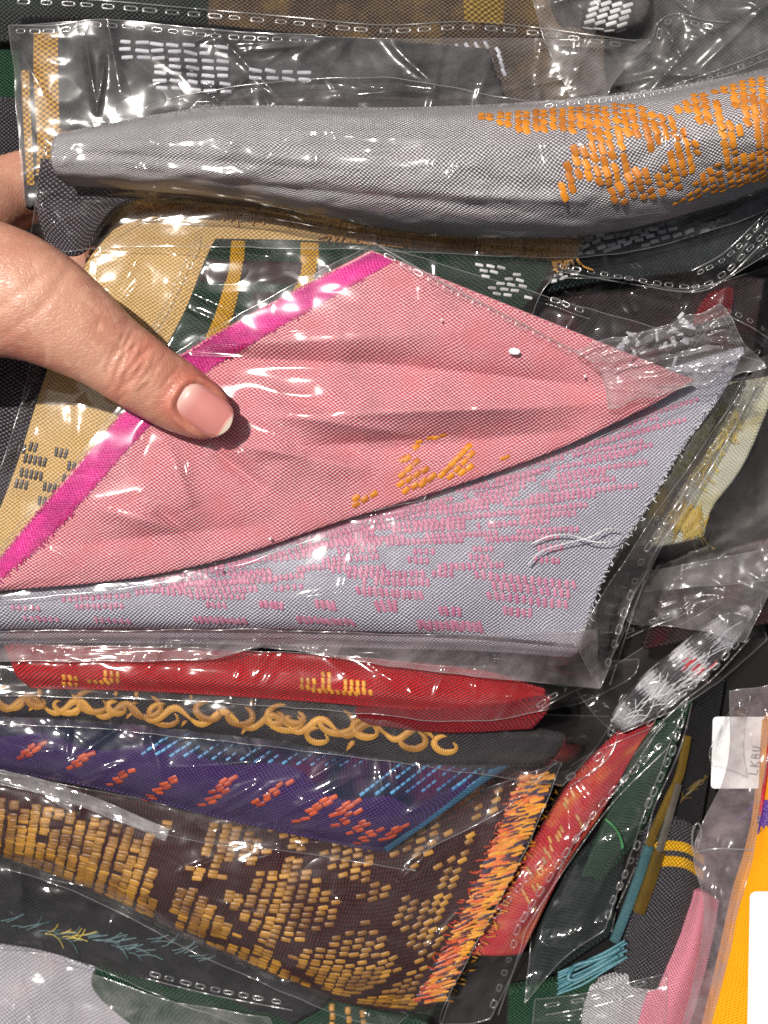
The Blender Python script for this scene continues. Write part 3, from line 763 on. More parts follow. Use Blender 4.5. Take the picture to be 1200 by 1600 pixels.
film(bg, [[(1140, 1080, 70), (1172, 1075, 84), (1204, 1070, 92)], [(1136, 1200, 70), (1165, 1200, 78), (1198, 1190, 88)], [(1085, 1330, 50), (1130, 1330, 70), (1178, 1330, 84)], [(1100, 1440, 60), (1124, 1450, 76), (1146, 1455, 80)], [(1060, 1640, 60), (1082, 1640, 70), (1103, 1640, 74)]],
     film_mat('mauve_film', haze=1.3, gloss=1.6, rough=0.12, hz=(0.36, 0.28, 0.30, 1)), amp=4, scale=60, seed=41, ncre=12, cang=95, ch=5)
film(bg, [[(1128, 1128, 84), (1150, 1100, 112), (1172, 1086, 90)], [(1108, 1170, 88), (1132, 1160, 122), (1160, 1150, 96)], [(1112, 1196, 82), (1135, 1200, 104), (1168, 1215, 90)]], M_film2, part='folded_corner', amp=9, scale=26, seed=42, ncre=6, ch=9, cw=6, step=2.5, iters=4)
tubes('weld_line', [[(1082, 1330, 76), (1082, 1300, 78), (1090, 1286, 80), (1096, 1300, 78), (1090, 1328, 76)], [(1086, 1332, 74), (1120, 1326, 76), (1176, 1328, 98)]], 1.6, M_weld, bg, n=16)

# ================================================================== brown cloth with gold dots
rows_brown = [[(-60, 1200, 96), (150, 1240, 98), (400, 1290, 98), (620, 1260, 92), (860, 1190, 74)],
              [(-60, 1228, 106), (150, 1268, 112), (390, 1330, 114), (610, 1320, 108), (840, 1260, 84)],
              [(-60, 1262, 104), (140, 1310, 114), (370, 1390, 118), (590, 1410, 110), (790, 1360, 86)],
              [(-60, 1292, 88), (130, 1348, 100), (350, 1440, 104), (560, 1500, 98), (738, 1460, 80)],
              [(-60, 1310, 58), (125, 1370, 72), (340, 1468, 76), (540, 1542, 70), (690, 1545, 56)],
              [(-60, 1318, 26), (122, 1380, 40), (336, 1480, 44), (530, 1560, 38), (672, 1582, 26)]]
pb = cloth(rows_brown, 'brown maroon cloth covered in gold dashes, with a frayed orange end', (350, 1400, 10), m_brown, layers=1, lt=8, disp=wob(4, 120, 19), group=CL)
U = pb.au; Vv = pb.av
items = []
cp, rp = 17.2, 8.9
for ci in range(int(U[-1] / cp) + 1):
    for ri in range(int(Vv[-1] / rp)):
        a, b = ci * cp + 6, ri * rp + (ci % 2) * 3 + 4
        iu = int(np.searchsorted(U, a)); iv = int(np.searchsorted(Vv, b))
        if iu >= pb.nu or iv >= pb.nv: continue
        P_ = pb.P[iv, iu]; x, y = P_[0], P_[1]
        d = abs(((ci + 1) % 15) - 7) + abs(((ri + 4) % 17) - 8) * 0.7
        on = (d < 5.6) or (d > 7.6)
        if x < 238: on = not (abs(x - 62) + 1.2 * abs(y - 1308 + 0) < 14 or abs(x - 95) + abs(y - 1290) < 16) and ri > 5 + (ci % 5 == 0) * 2
        if 240 < x < 262 + (y - 1330) * 0.1: on = False
        if 262 <= x < 320 and y < 1352 + (x - 262) * 0.1: on = False
        if 350 < x < 380 and 1345 < y < 1390: on = False
        if x > 480 and y < 1400: on = on and vnoise(np.array(ci * 0.5), np.array(ri * 0.3), 5) > 0.30
        if x > 745 - (y - 1330) * 0.42 or not on or random.random() < 0.02: continue
        T_ = pb.P[iv, min(iu + 2, pb.nu - 1)] - pb.P[iv, max(iu - 2, 0)]
        items.append((x + random.uniform(-1.2, 1.2), y + random.uniform(-0.8, 0.8), math.degrees(math.atan2(T_[1], T_[0])) + random.uniform(-5, 5) - 10, 14.8 * random.uniform(0.92, 1.08), 7.7))
print('brown stitches', len(items))
stitches(pb, items, t_oldgold, hgt=0.22)
EA = cr(np.array([(818, 1212, 0), (772, 1320, 0), (718, 1440, 0), (655, 1560, 0)], float), 120); EB = cr(np.array([(862, 1212, 0), (818, 1320, 0), (765, 1440, 0), (692, 1566, 0)], float), 120)
bandsets = {0: [], 1: [], 2: []}
for i in range(120):
    for j in range(4):
        t = (j + 0.5) / 4 + random.uniform(-0.1, 0.1); q = EA[i] * (1 - t) + EB[i] * t
        c_ = random.choice([0, 0, 0, 1, 2]) if t > 0.5 else random.choice([0, 1, 1, 1, 2])
        bandsets[c_].append((q[0] + random.uniform(-3, 3), q[1] + random.uniform(-2, 2), -14 + random.gauss(0, 6), random.uniform(15, 24), random.uniform(3.8, 5.2)))
stitches(pb, bandsets[0], t_gold, part='edge_stitch', limit=90, hgt=0.3)
stitches(pb, bandsets[1], t_mixor, part='edge_stitch', limit=90, hgt=0.3)
stitches(pb, bandsets[2], thread('navy_edge_thread', lin(40, 36, 70), lin(90, 40, 40)), part='edge_stitch', limit=60, hgt=0.4)
fringe('fringe', pb.root, (866, 1216), [(822, 1320), (770, 1440), (698, 1562)], 45, 12, 10, t_gold, r=0.9, zoff=1, ja=18, spread=2)
fringe('fringe', pb.root, (820, 1225), [(768, 1330), (716, 1440), (655, 1565)], 45, 10, 185, thread('rust_thread', lin(214, 74, 34)), r=1.3, zoff=2, ja=14, spread=3)
hm.splat(np.array([(850 - 168 * t + k, 1215 + 353 * t, 108 - 30 * t) for t in np.linspace(0, 1, 120) for k in range(-30, 24, 4)], float))
bb = bag('clear bag with bright crinkles around the brown gold-dashed cloth', (350, 1420, 10))
film(bb, [[(-60, 1195), (150, 1235), (420, 1285), (660, 1260), (880, 1190)],
          [(-60, 1260), (150, 1310), (400, 1390), (640, 1400), (820, 1330)],
          [(-60, 1325), (130, 1385), (350, 1490), (560, 1560), (700, 1560)],
          [(-60, 1338), (126, 1398), (340, 1505), (545, 1590), (690, 1610)]], M_film2, amp=4.5, scale=80, seed=52, ncre=30, ch=6, off=8,
     creases=[(450, 1310, 620, 1330, 8, 9), (520, 1400, 600, 1460, 7, 9), (440, 1300, 430, 1370, 6, 8), (560, 1340, 690, 1420, 7, 9), (600, 1470, 680, 1500, 7, 8), (640, 1540, 690, 1570, 6, 8)])

# ================================================================== purple cloth
rows_pur = [[(-60, 1085, 148), (150, 1108, 150), (420, 1140, 152), (640, 1170, 148), (800, 1188, 136)],
            [(-60, 1122, 162), (150, 1148, 166), (400, 1182, 168), (610, 1215, 164), (750, 1222, 150)],
            [(-60, 1158, 162), (150, 1190, 168), (380, 1232, 170), (590, 1268, 166), (700, 1258, 150)],
            [(-60, 1182, 146), (150, 1216, 150), (370, 1264, 152), (580, 1305, 148), (645, 1296, 138)],
            [(-60, 1192, 118), (150, 1228, 122), (366, 1280, 124), (572, 1324, 120), (608, 1322, 116)]]
pp = cloth(rows_pur, 'purple and navy cloth with orange and blue stitches', (300, 1210, 80), m_purple, layers=1, lt=8, disp=wob(4, 110, 23), group=CL)
band(pp, lambda t: np.zeros_like(t) + 0.0, lambda t: 0.34 + 0.12 * np.sin(t * 9 + 1) * t + 0.05 * np.sin(t * 31), m_navy, along='u', off=1.5, part='navy_ground')
items = []
for (x, y) in ((45, 1172), (122, 1188), (185, 1214), (262, 1222), (345, 1226), (430, 1232), (500, 1256), (478, 1272), (395, 1258), (535, 1262), (540, 1278), (572, 1306), (240, 1240), (330, 1246), (560, 1290), (612, 1300)):
    for k in range(3):
        for j in range(2):
            if random.random() < 0.12: continue
            items.append((x - 10 * k + 15 * j + 6 + random.uniform(-2, 2), y + 8.5 * k - 4 * j - 6, -28 + random.uniform(-10, 10), 15 * random.uniform(0.8, 1.1), 7.5))
stitches(pp, items, t_orange, hgt=0.22)
items = []
for i in range(8):
    x0, y0 = 570 + i * 24, 1238 - i * 1.5
    n_ = 9 - (i // 3)
    for k in range(n_):
        if k in (3,) and i % 3 == 1: continue
        items.append((x0 + k * 8.0 - 4, y0 - k * 6.2 + 2, -36, 9.5, 6.0))
for i in range(16):
    x0, y0 = 225 + i * 22, 1176 + i * 1.4
    for k in range(random.randint(2, 6)): items.append((x0 + k * 9, y0 - k * 6 + random.uniform(-1, 1), -34, 9.5, 5.0))
stitches(pp, items, t_blue, hgt=0.22)
q = cr(np.array([(800, 1188, 138), (750, 1222, 150), (700, 1258, 148), (645, 1298, 136), (604, 1326, 120)], float), 60); v, f = tube_geo(Wd(q), 5 * S, 8)
link('piping', raw_mesh('piping', v, f, np.stack([np.repeat(np.linspace(0, 2.4, 60), 8), np.tile(np.arange(8) * 0.05, 60)], 1), [weave('blue_piping', lin(20, 60, 110), lin(90, 170, 210), 7, 5, mode='twill', bump=1.0)]), pp.root)
bp_ = bag('wrinkled clear bag around the purple cloth', (300, 1220, 80))
film(bp_, [[(-60, 1080), (160, 1105), (430, 1138), (650, 1165), (870, 1190)],
           [(-60, 1140), (150, 1175), (400, 1215), (600, 1250), (790, 1262)],
           [(-60, 1196), (140, 1242), (290, 1292), (450, 1312), (640, 1345)],
           [(-60, 1206), (130, 1255), (270, 1308), (455, 1330), (650, 1362)]], M_film2, amp=4, scale=70, seed=61, ncre=24, ch=6, off=8,
     creases=[(270, 1300, 400, 1225, 8, 12), (290, 1300, 470, 1215, 7, 9), (260, 1200, 420, 1190, 10, 7), (300, 1285, 560, 1300, 8, 8), (380, 1210, 470, 1140, 7, 8)])
st_ = film(bp_, [[(-60, 1190, 120), (60, 1216, 122), (160, 1250, 122), (264, 1296, 118)], [(-60, 1200, 126), (60, 1226, 128), (160, 1260, 128), (262, 1306, 124)], [(-60, 1212, 118), (60, 1238, 120), (160, 1272, 120), (258, 1314, 116)]],
     film_mat('milky_edge', haze=0.9, gloss=2.0, rough=0.25), part='sealed_edge', amp=2, scale=40, seed=62, ncre=0, iters=5)

# ================================================================== charcoal cloth with gold scrolls
rows_scr = [[(-60, 1045, 176), (150, 1056, 178), (420, 1072, 180), (680, 1110, 178), (880, 1150, 160)],
            [(-60, 1072, 190), (150, 1080, 194), (420, 1098, 196), (670, 1132, 192), (874, 1162, 168)],
            [(-60, 1098, 192), (150, 1108, 196), (410, 1128, 198), (660, 1164, 192), (862, 1178, 168)],
            [(-60, 1115, 176), (150, 1124, 180), (400, 1150, 180), (650, 1188, 176), (850, 1190, 156)],
            [(-60, 1118, 156), (150, 1128, 160), (396, 1156, 160), (645, 1194, 156), (845, 1194, 142)]]
ps = cloth(rows_scr, 'charcoal cloth with embroidered gold scrolls below the red cloth', (350, 1120, 130), m_scroll, layers=1, lt=8, disp=wob(3, 120, 25), group=CL)
t_dullgold = thread('embroidery_gold_thread', lin(206, 152, 62), lin(140, 92, 30))
def spiral(cx, cy, r0, turns, a0, sx=1.15, sy=0.72, flip=1, n=22):
    pts = []
    for i in range(n):
        t = i / (n - 1); a = a0 + flip * turns * 2 * math.pi * t; r = r0 * (1 - 0.6 * t ** 1.5)
        pts.append((cx + math.cos(a) * r * sx, cy + math.sin(a) * r * sy + 0.13 * (math.cos(a) * r)))
    return pts
curls = []
for (cx, cy, fl, sc_) in ((20, 1092, 1, 26), (100, 1100, -1, 22), (150, 1098, 1, 26), (222, 1104, -1, 26), (262, 1118, 1, 26), (370, 1118, -1, 22), (452, 1124, 1, 32), (520, 1128, -1, 30), (500, 1150, 1, 18), (60, 1096, 1, 14), (185, 1106, 1, 15), (330, 1112, 1, 22), (425, 1122, -1, 15), (575, 1140, 1, 22), (458, 1122, -1, 14), (640, 1156, -1, 22), (700, 1164, 1, 20)):
    curls.append(spiral(cx, cy, sc_ * 1.0, 0.80, math.radians(-100 if fl > 0 else -60), flip=-fl))
for (x, y, h_) in ((212, 1078, 44), (298, 1084, 50), (392, 1094, 52), (556, 1122, 50), (132, 1074, 44), (180, 1078, 44), (60, 1074, 36)):
    curls.append([(x, y), (x + 1, y + h_ * 0.33), (x - 3, y + h_ * 0.66), (x - 12, y + h_)])
for k in range(9):      # winding stem that links the curls
    x0 = -10 + 76 * k; curls.append([(x0 + 76 * t, 1096 + (x0 + 76 * t) * 0.078 + 11 * math.sin(2 * math.pi * (k + t))) for t in np.linspace(0, 1.06, 12)])
for cv in curls:
    P_ = np.array(cv, float); idx, dd = locate(ps, P_[:, 0], P_[:, 1])
    Q = np.column_stack([P_, ps.P.reshape(-1, 3)[idx][:, 2] + 1.0]); Q[:, 2] = np.convolve(np.pad(Q[:, 2], 2, mode='edge'), np.ones(5) / 5, 'valid')
    Q = cr(Q, 46)
    d = np.concatenate([[0], np.cumsum(np.linalg.norm(np.diff(Q[:, :2], axis=0), axis=1))])
    # satin stitch: a flat ribbon ribbed across its length
    n_ = int(d[-1] / 1.15); s_ = np.linspace(0, d[-1], n_)
    C_ = np.stack([np.interp(s_, d, Q[:, k]) for k in range(3)], 1)
    T_ = np.gradient(C_[:, :2], axis=0); T_ /= np.linalg.norm(T_, axis=1, keepdims=True) + 1e-9
    hw = (1.6 + 4.4 * np.sin(np.pi * s_ / d[-1]) ** 0.7) * (1 + 0.10 * np.sin(2 * np.pi * s_ / 3.6))
    hz_ = 1.5 + 0.7 * np.sin(2 * np.pi * s_ / 3.6)
    rows_ = []
    for k in np.linspace(-1, 1, 9):
        sl = k * 3.0     # ribs run slantwise
        rows_.append(np.stack([C_[:, 0] - T_[:, 1] * hw * k + T_[:, 0] * sl, C_[:, 1] + T_[:, 0] * hw * k + T_[:, 1] * sl, C_[:, 2] + hz_ * (1 - k * k) * 1.5 - 0.6], 1))
    G_ = np.stack(rows_, 0)
    link('scroll', raw_mesh('scroll', Wd(G_).reshape(-1, 3), gquads(9, n_), None, [t_dullgold]), ps.root)
bs = bag('clear bag reaching down over the charcoal scroll cloth', (450, 1130, 130))
film(bs, [[(-60, 1040), (200, 1052), (460, 1078), (700, 1108), (960, 1120)], [(-60, 1085), (180, 1095), (440, 1120), (680, 1150), (930, 1170)], [(-60, 1128), (170, 1140), (400, 1165), (640, 1195), (878, 1226)]],
     M_film, amp=3.5, scale=80, seed=65, ncre=16, off=8, ch=4)
seam(bs, [(882, 1220), (912, 1200), (944, 1172), (962, 1120), (984, 1070)], 25, (20, 11), line=12)

# ================================================================== red cloth
rows_red = [[(10, 1010, 200), (250, 1018, 206), (500, 1028, 208), (740, 1050, 206), (850, 1080, 190)],
            [(20, 1034, 214), (250, 1040, 222), (500, 1050, 226), (730, 1070, 220), (846, 1088, 196)],
            [(30, 1056, 214), (250, 1062, 224), (500, 1076, 228), (720, 1096, 220), (834, 1096, 196)],
            [(50, 1072, 202), (250, 1078, 208), (500, 1094, 210), (710, 1110, 206), (820, 1100, 190)]]
pr = cloth(rows_red, 'bright red satin cloth with small gold motifs under the silver cloth', (420, 1060, 170), m_red, layers=1, lt=7, disp=wob(3, 110, 27), group=CL)
items = []
for (x0, y0, n_, m_) in ((472, 1063, 3, 2), (505, 1054, 2, 3), (540, 1066, 4, 2), (490, 1078, 8, 1), (165, 1052, 3, 2), (140, 1064, 4, 1), (100, 1058, 3, 2), (560, 1080, 3, 1)):
    for i in range(n_):
        for j in range(m_): items.append((x0 + i * 9.5, y0 + j * 10 + i * 0.8, 80 + random.uniform(-8, 8), 10, 6.5))
stitches(pr, items, t_gold)
p = cloth([[(560, 1100, 204), (700, 1104, 208), (860, 1090, 200)], [(560, 1118, 208), (700, 1124, 212), (850, 1114, 204)], [(580, 1130, 204), (700, 1142, 208), (830, 1136, 200)]],
          'x', (0, 0, 0), m_redsolid, layers=1, lt=6, part='under_fold', root=pr.root)  # darker red than the satin: shade under the film put into the colour
br = bag('clear bag around the bright red cloth, crumpled at its right end', (500, 1070, 170))
film(br, [[(-60, 1005), (250, 1012), (500, 1022), (760, 1044), (1000, 1030)], [(-60, 1045), (250, 1050), (500, 1064), (740, 1084), (985, 1060)], [(-60, 1085), (250, 1092), (500, 1108), (730, 1128), (905, 1100)]],
     M_film, amp=3.5, scale=70, seed=66, ncre=18, off=7, ch=4, creases=[(760, 1090, 900, 1080, 8, 9), (830, 1080, 930, 1120, 6, 8), (850, 1110, 900, 1070, 6, 8)])
seam(br, [(838, 1105), (860, 1090), (900, 1070), (935, 1060)], 22, (18, 9), line=8)

# ================================================================== right middle: cream cloth, white tassel, black bag edges
p = cloth([[(1120, 600, 110), (1160, 600, 116), (1215, 590, 110)], [(1050, 720, 116), (1100, 720, 126), (1160, 720, 116)], [(990, 800, 116), (1050, 800, 128), (1110, 790, 116)], [(972, 848, 104), (1035, 848, 114), (1096, 836, 104)]],
          'cream cloth with lemon threads behind the frayed end of the silver cloth', (1050, 760, 60), m_cream, disp=wob(5, 60, 33), group=CL)
fringe('fringe', p.root, (1060, 790), [(1085, 800), (1092, 836)], 90, 34, 110, t_lemon, r=1.3, zoff=3, spread=8, ja=22)
fringe('fringe', p.root, (1080, 740), [(1120, 680), (1150, 640)], 90, 26, 120, t_lemon, r=1.2, zoff=3, spread=8, ja=30)
p = cloth([[(958, 1126, 96), (1000, 1072, 102), (1060, 1020, 104), (1120, 975, 102), (1168, 950, 96)], [(964, 1132, 97), (1020, 1088, 104), (1078, 1036, 106), (1134, 986, 104), (1170, 954, 97)], [(974, 1138, 94), (1042, 1104, 98), (1098, 1056, 99), (1150, 998, 98), (1174, 958, 94)]],
          'white satin cloth end with long silky threads and red flecks', (1070, 1060, 60), weave('white_satin', lin(60, 56, 60), lin(190, 186, 192), 90, 6, rough=0.35, var=0.5, bump=0.7, mode='rib', fuzz=1.0), disp=wob(6, 40, 77), group=CL)
fringe('fringe', p.root, (978, 1122), [(1040, 1072), (1085, 1034), (1122, 1004)], 14, 44, -41, t_silver, r=0.8, zoff=1, spread=8, ja=6)
fringe('fringe', p.root, (972, 1130), [(1040, 1082), (1090, 1046)], 24, 36, -40, t_white, r=0.7, zoff=1, spread=9, ja=6)
stitches(p, [(1085 + random.gauss(0, 14), 1040 + random.gauss(0, 12), -40, 16, 4) for _ in range(10)], t_crim)
bw = bag('clear bag with dashed seal over the white satin threads', (1060, 1060, 60))
film(bw, [[(900, 1080), (1010, 1010), (1190, 900)], [(930, 1120), (1050, 1060), (1190, 960)], [(965, 1148), (1090, 1090), (1200, 1000)]], M_film, amp=5, seed=71, ncre=10)
seam(bw, [(1010, 1136), (1060, 1090), (1110, 1050), (1165, 990)], 22, (18, 9), line=10)
p = cloth([[(1080, 880, 60), (1150, 860, 66), (1250, 830, 60)], [(1040, 930, 66), (1130, 920, 74), (1250, 900, 66)], [(1010, 1010, 60), (1100, 990, 68), (1250, 960, 60)]],
          'dark wine cloth seen through film at the right edge', (1140, 920, 10), m_marblk, group=CL)
bc = bag('clear bag with a straight lower edge over the cream cloth', (1080, 800, 60))
film(bc, [[(1040, 590), (1140, 575), (1250, 540)], [(980, 760), (1080, 760), (1240, 740)], [(950, 870), (1060, 862), (1240, 840)], [(945, 928), (1065, 918), (1240, 905)]], M_film3, amp=6, scale=60, seed=72, ncre=22, ch=8,
     creases=[(1030, 850, 1060, 900, 6, 10), (1080, 830, 1140, 826, 7, 10), (1000, 900, 1110, 880, 8, 9), (1000, 820, 1040, 880, 6, 8)])
bc2 = bag('clear bag corner poking out below the cream cloth at right', (1080, 960, 60))
film(bc2, [[(960, 900), (1080, 880), (1240, 850)], [(965, 950), (1080, 940), (1200, 930)], [(985, 975), (1090, 985), (1164, 1004)]], M_film3, amp=5, scale=60, seed=73, ncre=16, ch=7, creases=[(1080, 950, 1160, 960, 7, 8)])
seam(bc2, [(975, 990), (1020, 970), (1060, 955), (1085, 935)], 20, (16, 8), line=8)

# ================================================================== silver cloth with pink stitches
rows_sil = [[(-60, 912, 262), (250, 846, 264), (520, 745, 264), (830, 645, 262), (1160, 545, 250)],
            [(-60, 926, 272), (250, 880, 276), (520, 810, 278), (800, 715, 276), (1128, 610, 258)],
            [(-60, 942, 278), (250, 920, 284), (510, 880, 288), (780, 800, 284), (1060, 706, 262)],
            [(-60, 958, 276), (250, 950, 282), (500, 932, 286), (760, 880, 282), (1004, 800, 258)],
            [(-60, 974, 264), (250, 972, 270), (490, 966, 274), (740, 948, 270), (946, 888, 250)],
            [(-60, 984, 240), (250, 982, 244), (490, 984, 248), (720, 990, 246), (905, 1000, 236)],
            [(-60, 980, 222), (250, 978, 226), (490, 980, 230), (715, 986, 228), (900, 996, 222)]]
uf = cloth([[(-60, 960, 206), (250, 960, 210), (500, 965, 210), (740, 970, 206), (930, 950, 200)], [(-60, 995, 206), (250, 990, 210), (500, 994, 210), (740, 1000, 206), (905, 1010, 198)], [(-60, 1002, 190), (250, 1002, 196), (500, 1008, 196), (740, 1014, 192), (890, 1024, 186)]],
          'silver grey cloth with rows of pink stitches and a frayed right end', (450, 950, 180), m_silver, part='under_layer', layers=1, lt=6, group=CL)
pv = cloth(rows_sil, 'x', (0, 0, 0), m_silver, layers=1, lt=7, disp=wob(3, 150, 37), root=uf.root, uvm='planar', ang=-4)
items = []
def dashrow(x0, x1, y0, y1, ln=12, wd=5.4, pitch=9.2, ang=76, skip=0.02):
    n_ = max(1, int((x1 - x0) / pitch))
    for i in range(n_ + 1):
        t = i / max(1, n_)
        if random.random() < skip: continue
        items.append((x0 + (x1 - x0) * t + random.uniform(-0.7, 0.7), y0 + (y1 - y0) * t + random.uniform(-0.8, 0.8), ang + random.uniform(-8, 8), ln * 1.12 * random.uniform(0.88, 1.1), wd * 1.15))
# rows traced along the cloth
for r_ in ((655, 750, 976, 979, 22, 6, 8.5), (467, 550, 968, 972, 18, 6, 8.5), (305, 382, 968, 970, 15, 6, 8.5), (150, 200, 968, 970, 12, 5, 8.5), (40, 90, 966, 968, 10, 5, 8.5),
           (590, 618, 946, 946, 20, 6, 8), (688, 718, 954, 955, 16, 6, 8), (790, 828, 954, 958, 15, 6, 9), (495, 522, 944, 946, 16, 6, 8), (408, 440, 944, 946, 12, 6, 8), (325, 350, 945, 946, 10, 5, 8),
           (765, 884, 930, 945, 14, 6, 10.5), (772, 888, 914, 928, 14, 6, 10.5), (745, 896, 898, 914, 13, 6, 10.5),
           (560, 658, 922, 930, 14, 5.5, 8.5), (570, 668, 908, 910, 12, 5.5, 8.5), (545, 705, 898, 896, 11, 5.2, 8.5), (688, 785, 886, 882, 11, 5.2, 8.5), (735, 762, 870, 872, 10, 5.2, 8), (742, 768, 858, 858, 9, 5.2, 8),
           (838, 872, 874, 876, 10, 5.2, 8.5), (842, 878, 856, 856, 10, 5.2, 8.5), (640, 668, 874, 876, 10, 5.2, 8), (648, 676, 862, 862, 9, 5.2, 8),
           (520, 600, 890, 888, 10, 5, 8.5), (505, 590, 876, 870, 9, 5, 8.5), (530, 586, 862, 858, 9, 5, 8.5),
           (255, 400, 926, 920, 10, 5, 8.5), (240, 430, 914, 906, 9, 5, 8.5), (270, 420, 902, 892, 9, 5, 8.5), (120, 190, 948, 946, 9, 5, 8.5), (100, 200, 936, 930, 8, 5, 8.5), (300, 380, 932, 932, 9, 5, 8.5), (430, 470, 920, 916, 9, 5, 8.5), (20, 60, 950, 950, 8, 5, 8.5)):
    dashrow(r_[0], r_[1], r_[2], r_[3], r_[4], r_[5], r_[6])
for k in range(18):       # long rows running up to the right under the lifted flap
    t = k / 17.0
    xa, ya = 470 + 40 * math.sin(k * 1.9) + 210 * t, 852 - 112 * t
    xb, yb = 900 + 24 * math.sin(k * 2.3) + 205 * t, 838 - 226 * t
    ya += 0; n_seg = 3
    for sgm in range(n_seg):
        a0 = sgm / n_seg + random.uniform(-0.03, 0.05); a1 = (sgm + 1) / n_seg - random.uniform(0.0, 0.14)
        if random.random() < 0.1: continue
        dashrow(xa + (xb - xa) * a0, xa + (xb - xa) * a1, ya + (yb - ya) * a0, ya + (yb - ya) * a1, 9.5 - 3.0 * t, 5.2, 7.8, 70)
for k in range(9):
    xa, ya = 215 + 34 * math.sin(k * 2.1) + 24 * k, 925 - 9.5 * k
    for sgm in range(3):
        x0_ = xa + sgm * 96 + random.uniform(-8, 8); x1_ = x0_ + random.uniform(44, 84)
        sl = -(0.10 + 0.03 * k); dashrow(x0_, x1_, ya + (x0_ - xa) * sl, ya + (x1_ - xa) * sl, 9, 5.0, 7.8, 74)
print('silver stitches', len(items))
stitches(pv, items, t_pink, hgt=0.35)
fringe('fringe', uf.root, (1124, 612, 262), [(1060, 706, 266), (1004, 800, 262), (948, 888, 254), (908, 990, 240)], 90, 6, 14, t_white, r=0.7, zoff=4.0, useh=False, spread=3, ja=40)
tubes('loose_thread', [[(972, 830, 276), (950, 826, 288), (920, 840, 292), (880, 850, 294), (845, 862, 296), (825, 882, 294)], [(975, 834, 276), (955, 846, 288), (925, 846, 292), (890, 836, 294), (858, 838, 296), (830, 850, 294)]], 1.0, t_white, uf.root, n=40)
bv = bag('large clear bag around the silver and pink stitched cloth', (450, 980, 180))
film(bv, [[(-60, 915), (250, 846), (450, 764), (800, 650), (1190, 545)], [(-60, 940), (260, 908), (450, 880), (760, 820), (1110, 690)], [(-60, 980), (280, 972), (440, 968), (700, 950), (1035, 850)],
          [(-60, 1012), (290, 1008), (425, 996), (650, 1015), (990, 950)], [(-60, 1034), (300, 1031), (420, 1013), (620, 1042), (938, 1077)]], M_film, amp=4.5, scale=110, seed=81, ncre=22, ch=4, off=7,
     creases=[(300, 1010, 420, 1000, 9, 9), (600, 1000, 900, 1020, 14, 6), (940, 860, 1010, 920, 7, 8), (930, 930, 985, 960, 6, 8), (960, 890, 1040, 850, 7, 8)])
film(bv, [[(-60, 986), (290, 984), (425, 984), (650, 992), (930, 985)], [(-60, 1012), (290, 1008), (425, 1000), (640, 1020), (935, 1035)], [(-60, 1033), (300, 1030), (420, 1012), (620, 1041), (938, 1076)]],
     film_mat('mauve_margin', haze=1.0, gloss=1.5, rough=0.12, hz=(0.46, 0.38, 0.40, 1)), part='back_film', amp=4, scale=70, seed=83, ncre=14, ch=6, off=3)
film(bv, [[(900, 1000), (960, 900), (1040, 780), (1180, 580)], [(915, 1040), (975, 920), (1050, 800), (1186, 590)], [(938, 1075), (992, 930), (1064, 806), (1192, 600)]],
     film_mat('mauve_margin_side', haze=0.8, gloss=1.5, rough=0.12, hz=(0.46, 0.40, 0.41, 1)), part='back_film', amp=4, scale=60, seed=84, ncre=12, ch=7, off=3)
seam(bv, [(1172, 590), (1120, 690), (1060, 790), (1010, 860), (985, 930), (962, 1000), (940, 1068)], 27, (21, 11), line=-13)

#@@MORE2@@
# ================================================================== right: maroon black cloth and dark teal cloth
pf_ = cloth([[(760, 430, 150), (900, 425, 156), (1040, 430, 154), (1190, 440, 150)], [(770, 500, 160), (920, 495, 168), (1050, 500, 164), (1180, 500, 156)], [(830, 600, 150), (950, 600, 156), (1060, 590, 152), (1170, 570, 146)]],
          'black maroon cloth with white flower stitches right of the pink corner', (960, 510, 80), m_marblk, disp=wob(6, 70, 43), group=CL)
items = []
for k in range(34):
    t = random.random(); cx, cy = 960 + 120 * t + random.gauss(0, 10), 548 - 34 * t + random.gauss(0, 16)
    items.append((cx, cy, random.choice([-60, -20, 20, 70, 100]) + random.uniform(-15, 15), random.uniform(9, 17), random.uniform(4, 6.5)))
stitches(pf_, items, t_silver)
p = cloth([[(1112, 462, 172), (1130, 455, 180), (1142, 452, 172)], [(1098, 482, 176), (1120, 474, 186), (1142, 466, 176)], [(1088, 504, 170), (1112, 496, 176), (1138, 488, 170)]],
          'scrap of bright red cloth poking out at the right above the crumpled bag end', (1118, 485, 120), m_redsolid, group=CL)
bf = bag('clear bag with wavy dashed edge over the black maroon cloth', (960, 500, 80))
film(bf, [[(840, 428), (960, 436), (1090, 448), (1250, 400)], [(800, 480), (940, 490), (1080, 500), (1250, 470)], [(830, 590), (960, 600), (1080, 600), (1250, 560)]], M_film2, amp=6, scale=60, seed=91, ncre=24, ch=7,
     creases=[(850, 440, 905, 465, 6, 12), (905, 470, 930, 440, 6, 11), (860, 470, 920, 490, 6, 9)])
seam(bf, [(838, 462), (870, 470), (900, 482), (925, 490)], 20, (17, 9), line=9)
seam(bf, [(1060, 560), (1120, 490), (1170, 500), (1230, 540)], 20, (14, 8), line=8)
pt = cloth([[(720, 340, 200), (880, 345, 206), (1040, 300, 206), (1260, 230, 200)], [(740, 410, 206), (900, 405, 214), (1050, 365, 212), (1260, 300, 206)], [(780, 470, 196), (930, 436, 204), (1070, 420, 202), (1260, 390, 196)]],
          'dark teal cloth with rows of white dashes, shaded by the grey roll', (960, 400, 120), m_teal, disp=wob(6, 80, 45), group=CL)
items = []
